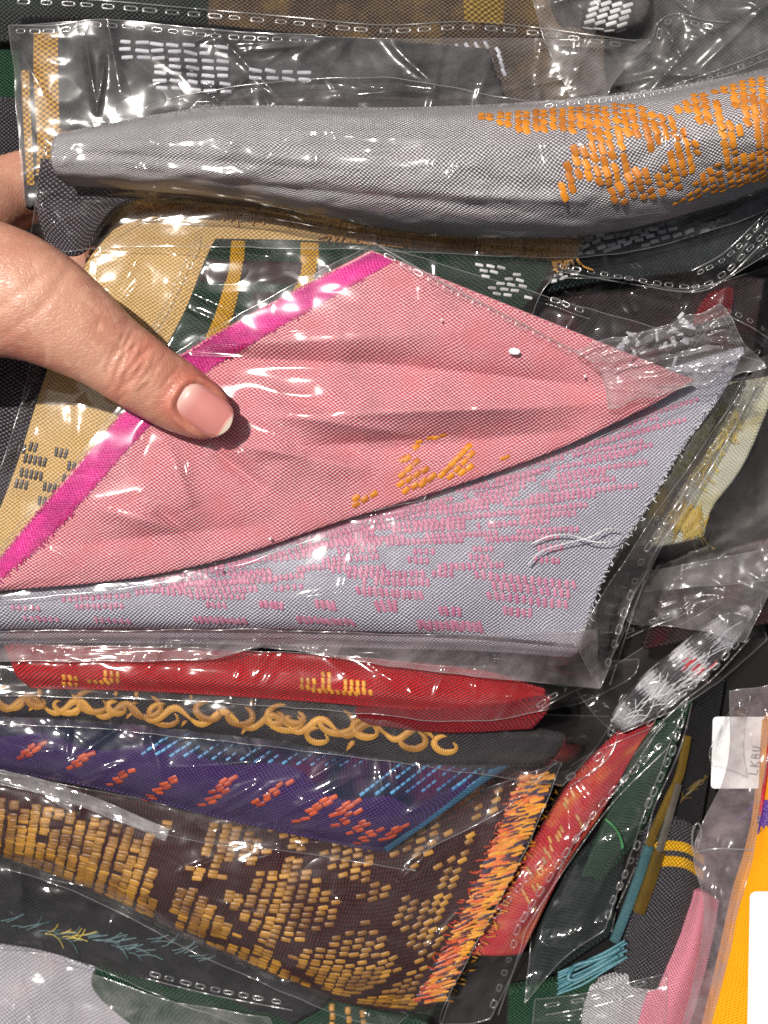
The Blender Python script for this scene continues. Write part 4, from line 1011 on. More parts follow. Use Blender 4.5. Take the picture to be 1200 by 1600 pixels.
for r_ in range(7):
    for k in range(20):
        x = 812 + k * 17 + (r_ % 2) * 8; y = 398 + r_ * 9.5 - k * 5.6
        if 356 < y < 440 and vnoise(np.array(k * 0.33), np.array(r_ * 0.5), 3) > 0.42: items.append((x + random.uniform(-2, 2), y + random.uniform(-1.5, 1.5), -16 + random.uniform(-8, 8), 14, 6))
stitches(pt, items, t_white)
bt = bag('clear bag with double dashed seal over the dark teal cloth', (980, 410, 120))
film(bt, [[(760, 380), (900, 360), (1060, 310), (1260, 230)], [(790, 430), (930, 410), (1080, 390), (1260, 310)], [(830, 440), (960, 434), (1100, 452), (1260, 352)]], M_film, amp=5, scale=70, seed=92, ncre=12)
seam(bt, [(850, 412), (920, 424), (1000, 438), (1085, 448), (1130, 428), (1180, 380), (1240, 320)], 21, (15, 8), line=8)
seam(bt, [(1085, 430), (1135, 402), (1190, 350), (1240, 300)], 19, (13, 7), line=-8)

# ================================================================== top of the picture
p = cloth([[(330, -60, 150), (560, -60, 156), (760, -60, 156), (960, -60, 150)], [(330, 60, 158), (560, 60, 168), (760, 70, 166), (940, 90, 156)], [(330, 210, 150), (560, 210, 156), (760, 220, 154), (960, 210, 150)]],
          'brownish grey cloth seen blurred through film at the top edge', (640, 60, 80), m_khaki, disp=wob(7, 90, 51), group=CL)
band(p, [0.60, 0.62], [0.72, 0.70], weave('muted_gold', lin(84, 66, 34), lin(160, 130, 70), 12, 9), part='stripe', v0=0.0, v1=0.38)
stitches(p, [(700 + i * 15 + j * 3, 76 + j * 11 - i * 1.5, 60, 13, 6) for i in range(6) for j in range(5) if (i + j) % 5], t_silver)
p = cloth([[(870, -60, 170), (940, -60, 176), (1010, -60, 170)], [(868, 0, 172), (945, 0, 180), (1012, 0, 172)], [(880, 34, 168), (950, 40, 174), (1000, 30, 168)], [(900, 46, 150), (950, 52, 154), (990, 44, 150)]],
          'black cloth with white stitches cut by the top edge', (945, 10, 100), m_black, group=CL)
stitches(p, [(930 + i * 17 - j * 3, 4 + j * 10 + i * 1.5, -18, 17, 6.5) for i in range(4) for j in range(5)], t_white)
p = cloth([[(960, -60, 110), (1100, -60, 118), (1280, -60, 110)], [(980, 60, 118), (1110, 60, 128), (1280, 40, 118)], [(990, 200, 110), (1120, 190, 118), (1280, 170, 110)]],
          'slate green cloth in the top right corner', (1120, 60, 40), m_slate, disp=wob(6, 90, 53), group=CL)
p = cloth([[(-60, 40, 90), (0, 40, 96), (60, 40, 90)], [(-60, 110, 96), (0, 110, 102), (60, 110, 96)], [(-60, 165, 90), (0, 165, 96), (60, 165, 90)]], 'dark green cloth sliver at the left edge beside the gold stripe', (0, 110, 40), m_dgreen, group=CL)
p = cloth([[(-60, 150, 100), (0, 155, 108), (60, 160, 100)], [(-60, 220, 104), (0, 220, 114), (60, 225, 104)], [(-60, 262, 92), (0, 265, 98), (60, 270, 92)]], 'grey cloth sliver at the left edge above the hand', (0, 210, 40), m_char, group=CL)
p = cloth([[(-80, -60, 130), (150, -60, 136), (360, -60, 130)], [(-80, 0, 136), (150, 0, 142), (360, 10, 136)], [(-80, 60, 120), (150, 60, 126), (360, 70, 120)]],
          'dark grey cloth in the top left corner behind the dashed bag edge', (140, 0, 80), m_slate, disp=wob(5, 70, 58), group=CL)
bx = bag('clear bag over the slate green cloth with a dashed seal at top right', (1100, 60, 60))
film(bx, [[(820, -60), (1040, -60), (1280, -60)], [(850, 60), (1060, 40), (1280, 20)], [(900, 170), (1080, 150), (1280, 120)]], M_film3, amp=8, scale=90, seed=95, ncre=16, ch=8,
     creases=[(1040, 90, 1060, 40, 8, 10), (1000, 160, 1090, 60, 10, 9), (1090, 60, 1200, 0, 9, 8)])
seam(bx, [(1028, 62), (1036, 40), (1060, 30), (1100, 40), (1140, 44)], 22, (17, 9), line=-9)

pk = cloth([[(36, 30, 226), (240, 35, 232), (460, 55, 236), (760, 80, 232)], [(34, 120, 236), (240, 120, 246), (470, 130, 248), (780, 150, 240)], [(38, 220, 238), (240, 215, 246), (470, 215, 246), (790, 220, 236)], [(44, 320, 228), (240, 300, 234), (470, 290, 234), (800, 290, 226)]],
          'black cloth with a gold stripe and white dashes at the top left', (300, 160, 160), m_black, disp=wob(5, 90, 55), group=CL)
band(pk, [0.028, 0.030, 0.034, 0.02], [0.090, 0.094, 0.094, 0.08], m_goldband, v0=0.08, v1=0.85)
band(pk, [0.0, 0.0, 0.0], [0.018, 0.02, 0.02], m_goldband, v0=0.3, v1=0.9)
items = []
for r_ in range(7):
    for k in range(13):
        x = 196 + k * 25 + r_ * 1.0; y = 66 + r_ * 11.5 + k * 1.2
        if (r_ < 3 and k < 7) or (k > 1 and k < 7) or (7 < k < 12 and 2 < r_ < 5): items.append((x + random.uniform(-2, 2), y + random.uniform(-1, 1), 4 + random.uniform(-8, 8), 20 * random.uniform(0.8, 1.1), 6.5))
stitches(pk, items, t_silver, hgt=0.35)
bk = bag('clear bag with a glaring highlight over the black cloth at top left', (300, 160, 160))
film(bk, [[(14, 40), (200, 34), (500, 58), (1020, 62)], [(24, 140), (220, 130), (500, 130), (960, 130)], [(32, 260), (230, 230), (500, 220), (930, 210)], [(42, 395), (130, 330), (480, 290), (900, 260)]],
     film_mat('glaring_film', haze=0.26, gloss=1.9, rough=0.14, bump=0.5, sc_=3.0, broad=0.14), amp=6, scale=100, seed=96, ncre=26, ch=7, off=8,
     creases=[(135, 70, 152, 172, 4, 9), (165, 85, 152, 172, 4, 8), (240, 78, 350, 140, 5, 9), (330, 70, 520, 60, 12, 12), (380, 80, 480, 70, 8, 8), (520, 150, 760, 130, 12, 9), (600, 60, 690, 140, 8, 8), (880, 70, 1000, 80, 8, 9)])
seam(bk, [(18, 48), (80, 49), (140, 40), (180, 40), (260, 48), (360, 58), (500, 64)], 24, (20, 9), line=-9)
seam(bk, [(24, 2), (140, 8), (300, 22), (460, 36), (600, 48), (760, 44), (1000, 74)], 33, (23, 9), line=-9)

# ---- left: charcoal cloth under the thumb
pl = cloth([[(-60, 540, 214), (0, 545, 220), (70, 550, 214)], [(-70, 640, 214), (-10, 650, 222), (50, 660, 214)], [(-80, 760, 212), (-20, 770, 218), (20, 780, 212)], [(-90, 880, 206), (-50, 890, 212), (0, 900, 206)]],
          'dark grey cloth at the left edge below the thumb', (0, 680, 150), m_greydk, disp=wob(9, 34, 57), group=CL)
# ---- tan cloth
rows_tan = [[(205, 312, 226), (420, 328, 236), (650, 354, 238), (905, 380, 230)],
            [(165, 372, 232), (330, 385, 236), (600, 398, 232), (880, 410, 222)],
            [(124, 442, 234), (270, 455, 238), (520, 480, 230), (740, 480, 214)],
            [(70, 600, 232), (220, 620, 236), (460, 640, 226), (680, 640, 206)],
            [(25, 740, 230), (170, 760, 234), (420, 790, 224), (700, 760, 206)],
            [(-40, 900, 224), (110, 930, 226), (360, 900, 218), (640, 850, 206)]]
pn = cloth(rows_tan, 'tan gold cloth with a fringed top edge, partly under the thumb', (250, 560, 160), m_tan, layers=2, lt=7, disp=wob(4, 110, 59), group=CL, uvm='planar', ang=16)
items = []
for (x, y, n_) in ((48, 698, 2), (88, 706, 3), (40, 716, 5), (34, 738, 5), (108, 728, 2), (26, 755, 3), (70, 760, 4), (62, 782, 3), (100, 748, 2), (30, 700, 2)):
    for i in range(n_): items.append((x + i * 7.5, y + i * 1.6, 102 + random.uniform(-6, 6), 15, 5.6))
stitches(pn, items, t_black, hgt=0.3)
fringe('fringe', pn.root, (206, 316), [(420, 332), (650, 358), (905, 384)], 330, 15, 60, t_tan, r=1.5, zoff=3, spread=3, ja=30)
fringe('fringe', pn.root, (520, 350), [(700, 368), (900, 388)], 240, 30, 95, t_tan, r=1.6, zoff=3, spread=4, ja=14)
# ---- green striped cloth
rows_grn = [[(338, 376, 246), (500, 380, 252), (690, 396, 252), (860, 410, 238)], [(318, 420, 250), (490, 426, 256), (670, 440, 254), (840, 446, 238)], [(290, 490, 250), (460, 500, 254), (640, 510, 252), (800, 500, 234)], [(236, 590, 244), (420, 610, 248), (600, 610, 244), (770, 580, 226)]]
pg = cloth(rows_grn, 'dark green and maroon cloth with yellow stripes behind the pink corner', (480, 460, 170), m_green, layers=2, lt=6, disp=wob(4, 60, 61), group=CL)
band(pg, [0.0, 0.0], [0.62, 0.62], m_maroon, part='maroon_band', v0=0.24, v1=0.44, along='v', off=1.2)
band(pg, [0.16, 0.2], [0.60, 0.60], m_maroon, part='maroon_band', v0=0.50, v1=0.95, along='v', off=1.2)
band(pg, [0.05, 0.075, 0.09, 0.10], [0.095, 0.12, 0.145, 0.16], m_yellow, off=2.2)
band(pg, [0.275, 0.29, 0.30, 0.31], [0.33, 0.345, 0.35, 0.36], m_yellow, off=2.2)
items = [(750 + i * 17 + j * 5 + random.uniform(-1.5, 1.5), 414 + j * 9 + i * 2, 8 + random.uniform(-8, 8), 13, 5) for i in range(4) for j in range(6) if (i + j) % 4 != 3]
stitches(pg, items, t_white)
bn = bag('clear bag with pinkish margin around the tan cloth', (200, 520, 160))
film(bn, [[(165, 298), (420, 316), (640, 345), (925, 372)], [(110, 372), (320, 380), (600, 400), (890, 412)], [(80, 420), (300, 460), (520, 480), (840, 470)], [(30, 640), (240, 640), (460, 640), (790, 600)], [(-60, 900), (150, 860), (360, 850), (660, 780)]],
     M_film, amp=4, scale=90, seed=97, ncre=18, ch=5, off=7, creases=[(0, 740, 50, 690, 7, 10), (20, 640, 60, 560, 6, 9), (10, 690, 70, 600, 6, 8), (230, 380, 420, 400, 9, 6)])
seam(bn, [(318, 366), (290, 430), (262, 490), (236, 530)], 22, (16, 9), line=9)

# ================================================================== grey rolled cloth with gold motif
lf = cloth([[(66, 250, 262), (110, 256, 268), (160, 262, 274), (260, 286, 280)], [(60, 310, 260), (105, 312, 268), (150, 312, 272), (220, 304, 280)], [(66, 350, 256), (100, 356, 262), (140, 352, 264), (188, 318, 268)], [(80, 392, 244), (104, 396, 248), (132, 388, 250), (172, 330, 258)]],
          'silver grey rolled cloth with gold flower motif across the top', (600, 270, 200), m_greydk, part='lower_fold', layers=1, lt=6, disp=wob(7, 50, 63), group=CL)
rows_roll = [[(110, 206, 296), (340, 168, 306), (600, 170, 312), (850, 160, 316), (1040, 140, 322), (1260, 96, 322)],
             [(92, 210, 340), (340, 182, 360), (600, 184, 368), (850, 172, 374), (1045, 150, 380), (1260, 112, 380)],
             [(84, 220, 366), (345, 206, 392), (600, 210, 402), (850, 202, 408), (1050, 176, 410), (1260, 140, 408)],
             [(82, 244, 376), (350, 240, 404), (605, 252, 416), (855, 250, 424), (1060, 218, 422), (1260, 178, 416)],
             [(86, 264, 368), (360, 272, 394), (612, 296, 406), (865, 302, 412), (1070, 260, 408), (1260, 216, 402)],
             [(98, 280, 344), (372, 296, 362), (622, 334, 368), (880, 342, 372), (1080, 300, 368), (1260, 248, 364)],
             [(112, 290, 310), (385, 310, 318), (632, 358, 320), (895, 366, 322), (1088, 326, 320), (1260, 266, 316)],
             [(118, 288, 284), (392, 310, 290), (636, 358, 290), (900, 366, 292), (1090, 326, 290), (1260, 266, 288)]]
rows_roll = [[(x, y, z - 26) for x, y, z in r] for r in rows_roll]
pw = cloth(rows_roll, 'x', (0, 0, 0), m_grey, layers=1, lt=4, root=lf.root, disp=lambda x, y: 7 * fbm(x / 150, y / 36, 65) + 3.5 * fbm(x / 46, y / 18, 66) + sum(crease(x, y, c) for c in ((130, 238, 560, 268, 9, -9), (300, 280, 760, 322, 9, -10), (480, 216, 900, 226, 8, 7), (620, 300, 980, 318, 8, 7), (900, 340, 1060, 200, 12, -6), (1040, 170, 1110, 280, 12, -12), (200, 225, 480, 222, 8, 6))), step=4.0)
body = [(742, 190), (742, 178), (985, 162), (1040, 180), (1086, 214), (1097, 240), (1084, 268), (1060, 296), (1004, 312), (955, 318), (944, 284), (902, 284), (886, 308), (872, 306), (876, 262), (896, 234), (914, 226), (912, 206), (830, 206)]
hole = [(978, 226), (1002, 208), (1052, 216), (1040, 262), (992, 270)]
tick = [(1008, 196), (1034, 200), (1030, 246), (1012, 246)]
two = [(1044, 172), (1090, 146), (1250, 104), (1250, 270), (1120, 300), (1050, 320), (1110, 262), (1130, 230), (1112, 196)]
gaps = [[(1118, 150), (1140, 146), (1160, 190), (1130, 200)], [(1150, 210), (1180, 200), (1184, 232), (1160, 240)]]
items = []
U, Vv = pw.au, pw.av
for ci in range(int(560 / 12.0), int(U[-1] / 12.0)):
    for ri in range(int(Vv[-1] / 12.4)):
        a, b = ci * 12.0, ri * 12.4 + (ci % 2) * 4
        iu = int(np.searchsorted(U, a)); iv = int(np.searchsorted(Vv, b))
        if iu >= pw.nu - 1 or iv >= pw.nv - 1: continue
        x, y, z = pw.P[iv, iu]
        if pw.N[iv, iu][2] < 0.1: continue
        on = (inpoly(x, y, body) and (not inpoly(x, y, hole) or inpoly(x, y, tick))) or (inpoly(x, y, two) and not any(inpoly(x, y, g) for g in gaps))
        if on:
            d = pw.P[iv + 1, iu] - pw.P[iv - 1, iu]
            items.append((x, y, math.degrees(math.atan2(d[1], d[0])) + random.uniform(-6, 6) - 14, max(9, 19.0 * abs(pw.N[iv, iu][2]) ** 0.7), 11.0 * random.uniform(0.9, 1.08)))
print('roll stitches', len(items))
stitches(pw, items, t_amber, hgt=0.17)
bl = bag('clear bag around the silver grey rolled cloth', (600, 270, 200))
film(bl, [[(150, 190, 250), (330, 140, 290), (600, 122, 300), (850, 158, 300), (1060, 136, 320), (1260, 72, 320)],
          [(84, 205), (320, 185), (600, 185), (850, 176), (1060, 150), (1260, 105)],
          [(66, 250), (320, 250), (600, 260), (860, 260), (1070, 225), (1260, 180)],
          [(56, 320), (320, 320), (610, 340), (880, 350), (1090, 310), (1260, 256)],
          [(46, 398), (240, 385), (620, 392), (910, 402), (1110, 360), (1260, 300)]],
     M_film, amp=4, scale=120, seed=98, ncre=22, ch=5, off=8,
     creases=[(60, 300, 80, 370, 6, 12), (75, 330, 110, 390, 5, 10), (110, 290, 60, 310, 6, 9), (170, 180, 400, 140, 10, 10), (300, 190, 420, 150, 6, 8), (310, 205, 700, 205, 6, 6), (1060, 210, 1090, 260, 7, 8), (540, 130, 700, 150, 8, 7)])
seam(bl, [(850, 166), (930, 158), (1000, 150), (1060, 138), (1120, 118), (1180, 95), (1240, 68)], 17, (13, 8), line=-8)

# ================================================================== pink cloth, lifted by the thumb
edge0 = [(-70, 962, 300), (30, 838, 312), (110, 744, 324), (190, 650, 330), (268, 570, 322), (360, 512, 334), (470, 452, 340), (580, 394, 336)]
edge1 = [(-70, 928, 298), (170, 908, 302), (350, 872, 306), (530, 812, 308), (690, 762, 308), (850, 706, 306), (985, 644, 304), (1078, 594, 300)]
E0, E1 = np.array(edge0, float), np.array(edge1, float)
rows_pk = []
for k in range(6):
    t = k / 5.0
    R_ = E0 * (1 - t) + E1 * t
    R_[:, 2] += 20 * math.sin(math.pi * t) * np.linspace(0.4, 1.0, 8)
    rows_pk.append(R_)
under = E1 + np.array([0, -4, -16]); rows_pk.append(under)
pk_cre = [(285, 556, 620, 572, 20, -9), (560, 565, 940, 606, 20, -9), (330, 700, 420, 770, 16, -8), (350, 690, 560, 730, 18, 8), (260, 690, 300, 800, 20, 7), (400, 640, 700, 690, 22, 7), (240, 790, 320, 850, 14, -7), (460, 700, 720, 680, 16, -7), (130, 790, 300, 830, 20, 6), (500, 640, 860, 640, 26, 6), (370, 600, 520, 640, 14, -6), (380, 655, 980, 628, 16, 5), (420, 720, 900, 672, 18, -5), (330, 540, 700, 520, 30, 6), (120, 850, 420, 820, 24, -5)]
def pk_disp(x, y):
    r = 5 * fbm(x / 120, y / 90, 71)
    for c in pk_cre: r = r + 2.2 * crease(x, y, c)
    d = np.hypot(x - 300, y - 650); r = r - 10 * np.exp(-(d / 70) ** 2)
    return r
ppk = cloth(rows_pk, 'pink shot silk cloth with hot pink edge, held by the thumb', (450, 700, 290), m_pink, layers=1, lt=6, disp=pk_disp, uvm='planar', ang=5, step=4.5, group=CL)
band(ppk, lambda t: np.zeros_like(t) + 0.001, lambda t: 0.135 - 0.075 * t ** 0.8 + 0.10 * np.exp(-(t / 0.22) ** 2), m_trim, part='trim', along='u', off=3.0)
fz = cr(np.array(edge0, float), 300); fz2 = cr(np.array([tuple(np.array(e0) * (1 - w_) + np.array(e1) * w_) for e0, e1, w_ in zip(edge0, edge1, (0.22, 0.20, 0.12, 0.095, 0.085, 0.075, 0.068, 0.06))]), 300)
tfz = thread('hot_pink_thread', lin(240, 60, 165), lin(196, 10, 116))
fringe('fuzz', ppk.root, tuple(fz2[0]), [tuple(q) for q in fz2[20::20]], 520, 7, 55, tfz, r=0.7, zoff=1.2, ja=45, spread=1.5)
fringe('fuzz', ppk.root, tuple(fz[0]), [tuple(q) for q in fz[20::20]], 300, 4, 235, tfz, r=0.6, zoff=0.5, ja=50, spread=1.0, useh=False)
items = []
def rows_px(x0, y0, x1, y1, n_, ang=-40, ln=13, wd=9):
    for i in range(n_):
        t = i / max(1, n_ - 1); items.append((x0 + (x1 - x0) * t, y0 + (y1 - y0) * t, ang + random.uniform(-6, 6), ln, wd))
rows_px(630, 718, 636, 716, 2); rows_px(628, 742, 650, 722, 3); rows_px(626, 756, 664, 734, 4); rows_px(634, 766, 676, 744, 4); rows_px(660, 756, 672, 748, 2)
rows_px(690, 742, 732, 698, 6, -46); rows_px(704, 744, 736, 710, 4, -46); rows_px(722, 738, 734, 730, 2)
rows_px(655, 690, 672, 684, 2, -20, 11, 7); rows_px(680, 684, 692, 680, 2, -20, 11, 7); rows_px(650, 698, 654, 696, 1)
rows_px(556, 778, 562, 774, 1); rows_px(556, 788, 584, 772, 3); rows_px(786, 716, 792, 714, 2, -20, 10, 6)
stitches(ppk, items, t_amber, hgt=0.2)
bpk = bag('clear bag with dark dashed edge around the pink cloth, crumpled at its right end', (500, 690, 290))
F0 = E0 + np.array([-6, -9, 0]); F0[3] = (182, 640, 330); F0[4] = (262, 560, 330); F0[7] = (582, 380, 336)
F1 = E1 + np.array([6, 14, 0]); F1[7] = (1196, 566, 306)
rows_f = []
for t in (0.0, 0.2, 0.4, 0.6, 0.8, 1.0):
    R_ = F0 * (1 - t) + F1 * t; rows_f.append([tuple(q) for q in R_])
film(bpk, rows_f, film_mat('tight_film', haze=0.035, gloss=1.1, rough=0.12, bump=0.2, sc_=2.0), amp=2.5, scale=120, seed=101, ncre=12, ch=4, off=5, iters=60,
     creases=[(340, 690, 440, 745, 6, 7), (370, 680, 480, 720, 5, 6), (290, 690, 300, 760, 5, 6), (300, 556, 620, 566, 7, 5), (230, 660, 210, 720, 5, 5), (480, 860, 700, 800, 8, 4), (410, 660, 520, 690, 5, 5), (80, 860, 160, 890, 6, 5)])
film(bpk, [[(890, 545, 312), (1010, 512, 330), (1128, 476, 344)], [(915, 566, 316), (1035, 535, 352), (1146, 496, 366)], [(940, 586, 316), (1055, 560, 340), (1165, 524, 352)], [(950, 640, 306), (1080, 602, 318), (1198, 564, 322)]],
     film_mat('bunched_film', haze=0.5, gloss=3.4, rough=0.16, bump=0.8, sc_=5.0), part='crumpled_end', jit=13, amp=6, scale=40, seed=102, ncre=16, cang=-28, ch=15, cw=5, step=2.5, iters=8,
     creases=[(900, 552, 1130, 484, 5, 14), (920, 562, 1140, 496, 5, 16), (930, 572, 1150, 512, 4, 14), (960, 580, 1140, 540, 5, 10), (1120, 480, 1165, 545, 6, 16), (1135, 476, 1180, 540, 5, 12), (960, 600, 1180, 556, 6, 8)])
# dashed edge seal: small dark slots between weld lines
def edge_slots():
    a, b = np.array([600, 392.]), np.array([905, 556.])
    tubes('weld_line', [[(592, 384, 346), (700, 446, 346), (800, 498, 340), (912, 556, 326)]], 1.6, M_weld, bpk, n=40)
edge_slots()
seam(bpk, [(598, 396), (690, 446), (790, 496), (905, 556)], 26, (20, 9), line=None)
me = bead_mesh('white_speck', m_card)
for (x, y, L_, W_, a_) in ((804, 549, 16, 9, 0.1), (914, 588, 4, 4, 0), (690, 500, 3, 3, 0), (422, 842, 4, 4, 0), (338, 888, 4, 4, 0)):
    z = float(hm.get(np.array(float(x)), np.array(float(y))))
    o = link('white_speck', me, bpk); o.matrix_basis = Matrix.Translation(Vector(Wd(np.array([x, y, z + 0.6])))) @ Matrix.Rotation(-a_, 4, 'Z') @ Matrix.Diagonal((L_ * S, W_ * S, 3 * S, 1))

# ================================================================== hand
def skin_mat():
    t = NT('skin')
    geo = t.n('ShaderNodeNewGeometry')
    big = t.n('ShaderNodeTexNoise', i_Scale=55.0, i_Detail=4.0); t.l(geo.outputs['Position'], big.inputs['Vector'])
    c = t.mix(t.rng(big.outputs[0], 0.35, 0.68), lin(206, 152, 128), lin(184, 120, 100))
    fn = t.n('ShaderNodeTexNoise', i_Scale=420.0, i_Detail=4.0); t.l(geo.outputs['Position'], fn.inputs['Vector'])
    c = t.mix(t.math('MULTIPLY', t.rng(fn.outputs[0], 0.5, 0.7), 0.4), c, lin(226, 178, 150))
    at = t.n('ShaderNodeAttribute', attribute_name='flush')
    c = t.mix(at.outputs['Fac'], c, lin(200, 104, 88))
    p = t.n('ShaderNodeBsdfPrincipled'); t.l(c, p.inputs['Base Color'])
    p.inputs['Roughness'].default_value = 0.38; p.inputs['Specular IOR Level'].default_value = 0.5
    p.inputs['Subsurface Weight'].default_value = 0.09; p.inputs['Subsurface Radius'].default_value = (1.0, 0.35, 0.2); p.inputs['Subsurface Scale'].default_value = 0.0022
    vo = t.n('ShaderNodeTexVoronoi', i_Scale=1300.0); vo.feature = 'DISTANCE_TO_EDGE'
    mp = t.n('ShaderNodeMapping'); mp.inputs['Rotation'].default_value = (0, 0, 0.62); mp.inputs['Scale'].default_value = (0.55, 1.1, 1.0)
    t.l(geo.outputs['Position'], mp.inputs[0]); t.l(mp.outputs[0], vo.inputs['Vector'])
    h = t.math('ADD', t.math('MULTIPLY', t.rng(vo.outputs['Distance'], 0.0, 0.16), 0.55), t.math('MULTIPLY', fn.outputs[0], 0.8))
    bp = t.n('ShaderNodeBump'); bp.inputs['Strength'].default_value = 0.5; bp.inputs['Distance'].default_value = 1.0 * S
    t.l(h, bp.inputs['Height']); t.l(bp.outputs[0], p.inputs['Normal'])
    t.l(p.outputs[0], t.out.inputs[0]); return t.m
m_skin = skin_mat()

def loft(rings, sides=40, nseg=60, flat=0.86):
    """rings: (x, y, z, half width, half thickness); closed rounded tube in metres"""
    R = cr(np.array(rings, float), nseg)
    C = Wd(R[:, :3]); f = (HC - R[:, 2]) / HC * S
    T = np.gradient(C, axis=0); T /= np.linalg.norm(T, axis=1, keepdims=True)
    B = np.cross(T, np.array([0, 0, 1.0])); B /= np.linalg.norm(B, axis=1, keepdims=True); N = np.cross(B, T)
    a = np.linspace(0, 2 * np.pi, sides, endpoint=False)
    ca, sa = np.cos(a), np.sin(a)
    V = C[:, None] + (R[:, 3] * f)[:, None, None] * ca[None, :, None] * B[:, None] + (R[:, 4] * f)[:, None, None] * (np.sign(sa) * np.abs(sa) ** flat)[None, :, None] * N[:, None]
    i = np.arange(nseg - 1)[:, None] * sides; j = np.arange(sides)[None, :]; j2 = (j + 1) % sides
    F = np.stack([i + j, i + j2, i + sides + j2, i + sides + j], -1).reshape(-1, 4).tolist()
    F.append(list(range(sides))[::-1]); F.append([(nseg - 1) * sides + k for k in range(sides)])
    return V.reshape(-1, 3), F
THUMB = [(358, 664, 354, 5, 5), (352, 662, 356, 20, 16), (342, 657, 358, 33, 27), (326, 648, 362, 43, 36), (300, 633, 367, 51, 42), (270, 615, 374, 56, 45), (238, 596, 382, 58, 47), (204, 573, 391, 61, 51), (170, 549, 399, 64, 54), (135, 524, 406, 73, 60), (100, 501, 411, 82, 66), (60, 478, 414, 92, 74), (15, 460, 410, 102, 82), (-40, 450, 400, 112, 90), (-100, 452, 378, 118, 96), (-170, 470, 350, 120, 96), (-240, 500, 320, 110, 88)]
INDEX = [(330, 262, 96, 8, 8), (318, 262, 98, 34, 30), (270, 262, 104, 42, 38), (190, 262, 116, 46, 42), (100, 272, 130, 50, 46), (10, 305, 160, 60, 54), (-60, 345, 210, 78, 66), (-130, 400, 260, 92, 76), (-220, 470, 290, 100, 84)]
MIDDLE = [(340, 420, 70, 8, 8), (326, 420, 72, 34, 30), (260, 420, 76, 42, 36), (150, 418, 84, 47, 42), (30, 425, 110, 52, 48), (-60, 440, 160, 64, 58), (-150, 470, 220, 88, 76), (-240, 510, 270, 96, 84)]
RINGF = [(270, 560, 66, 8, 8), (256, 560, 68, 32, 28), (190, 556, 72, 40, 34), (90, 546, 80, 45, 40), (-20, 530, 106, 50, 46), (-110, 525, 160, 64, 56), (-200, 530, 220, 86, 72), (-260, 540, 260, 92, 80)]
LITTLE = [(130, 680, 70, 7, 7), (118, 678, 72, 28, 24), (60, 668, 76, 34, 30), (-20, 640, 88, 38, 34), (-110, 605, 140, 50, 44), (-190, 580, 200, 74, 62), (-270, 570, 250, 84, 76)]
PALM = [(-120, 470, 270, 70, 60), (-160, 480, 280, 130, 100), (-220, 505, 280, 165, 110), (-300, 540, 275, 165, 108), (-380, 580, 270, 140, 98), (-460, 620, 265, 118, 86), (-560, 670, 260, 116, 84), (-760, 770, 250, 128, 94)]
Vh, Fh, bse = [], [], 0
for ch_ in (THUMB, INDEX, MIDDLE, RINGF, LITTLE, PALM):
    v, f = loft(ch_); Vh.append(v); Fh += [[i + bse for i in q] for q in f]; bse += len(v)
me = bpy.data.meshes.new('hand_rough'); me.from_pydata(np.concatenate(Vh).tolist(), [], Fh); me.update()
tmp = bpy.data.objects.new('hand_rough', me); COL.objects.link(tmp)
md = tmp.modifiers.new('r', 'REMESH'); md.mode = 'VOXEL'; md.voxel_size = 3.0 * S; md.adaptivity = 0
ms = tmp.modifiers.new('s', 'SMOOTH'); ms.factor = 0.5; ms.iterations = 14
bpy.context.view_layer.update()
hme = bpy.data.meshes.new_from_object(tmp.evaluated_get(bpy.context.evaluated_depsgraph_get()))
bpy.data.objects.remove(tmp)
hme.name = 'hand'
n_ = len(hme.vertices); co = np.empty(n_ * 3); hme.vertices.foreach_get('co', co); co = co.reshape(-1, 3)
no = np.empty(n_ * 3); hme.vertices.foreach_get('normal', no); no = no.reshape(-1, 3)
zz = co[:, 2] / S; ff = HC / (HC - zz); hx = co[:, 0] / S * ff + 600; hy = 800 - co[:, 1] / S * ff
ax = np.array([0.815, 0.58]); pxp = np.array([-0.58, 0.815])
top = np.clip(no[:, 2] * 1.6, 0, 1) * (zz > 335)
s_ = (hx - 203) * ax[0] + (hy - 573) * ax[1]          # along the thumb, 0 at the joint
t_ = (hx - 203) * pxp[0] + (hy - 573) * pxp[1]        # across, + towards lower left
d = np.zeros(n_)
rk = np.random.RandomState(3)
for _ in range(26):      # fine cross creases over the joint
    s0, tc, tw = rk.normal(-4, 36), rk.uniform(-44, 44), rk.uniform(8, 24)
    d += -rk.uniform(0.5, 1.3) * np.exp(-((s_ - s0 - rk.normal(0, 0.006) * (t_ - tc) ** 2 - rk.normal(0, 0.15) * (t_ - tc)) / 2.6) ** 2) * np.exp(-((t_ - tc) / tw) ** 4)
d += -2.6 * np.exp(-((s_ - 2 - 0.004 * t_ ** 2) / 5) ** 2) * np.exp(-(t_ / 46) ** 4)
for (s0, cv, dep, wd_, tc, tw) in ((-16, 0.006, 2.2, 4, -6, 34), (17, -0.006, 2.0, 4, 0, 34), (-30, 0.008, 1.3, 3.5, 6, 30), (28, -0.008, 1.2, 3.5, -8, 28), (9, 0.010, 1.4, 3, 14, 18), (-8, -0.010, 1.4, 3, -16, 16), (40, -0.006, 0.8, 4, 6, 30)):
    d += -dep * np.exp(-((s_ - s0 - cv * (t_ - tc) ** 2) / wd_) ** 2) * np.exp(-((t_ - tc) / tw) ** 4)
d += 1.6 * np.exp(-(((s_ - 6) / 16) ** 2 + ((t_ + 4) / 22) ** 2))
d += -1.4 * np.exp(-((s_ + 165 + 0.002 * (t_ + 30) ** 2) / 9) ** 2) - 1.0 * np.exp(-((s_ + 205 + 0.3 * t_) / 8) ** 2)
d += 0.8 * fbm(hx / 26, hy / 26, 5, 3) + 1.6 * fbm(hx / 90, hy / 90, 9, 2)
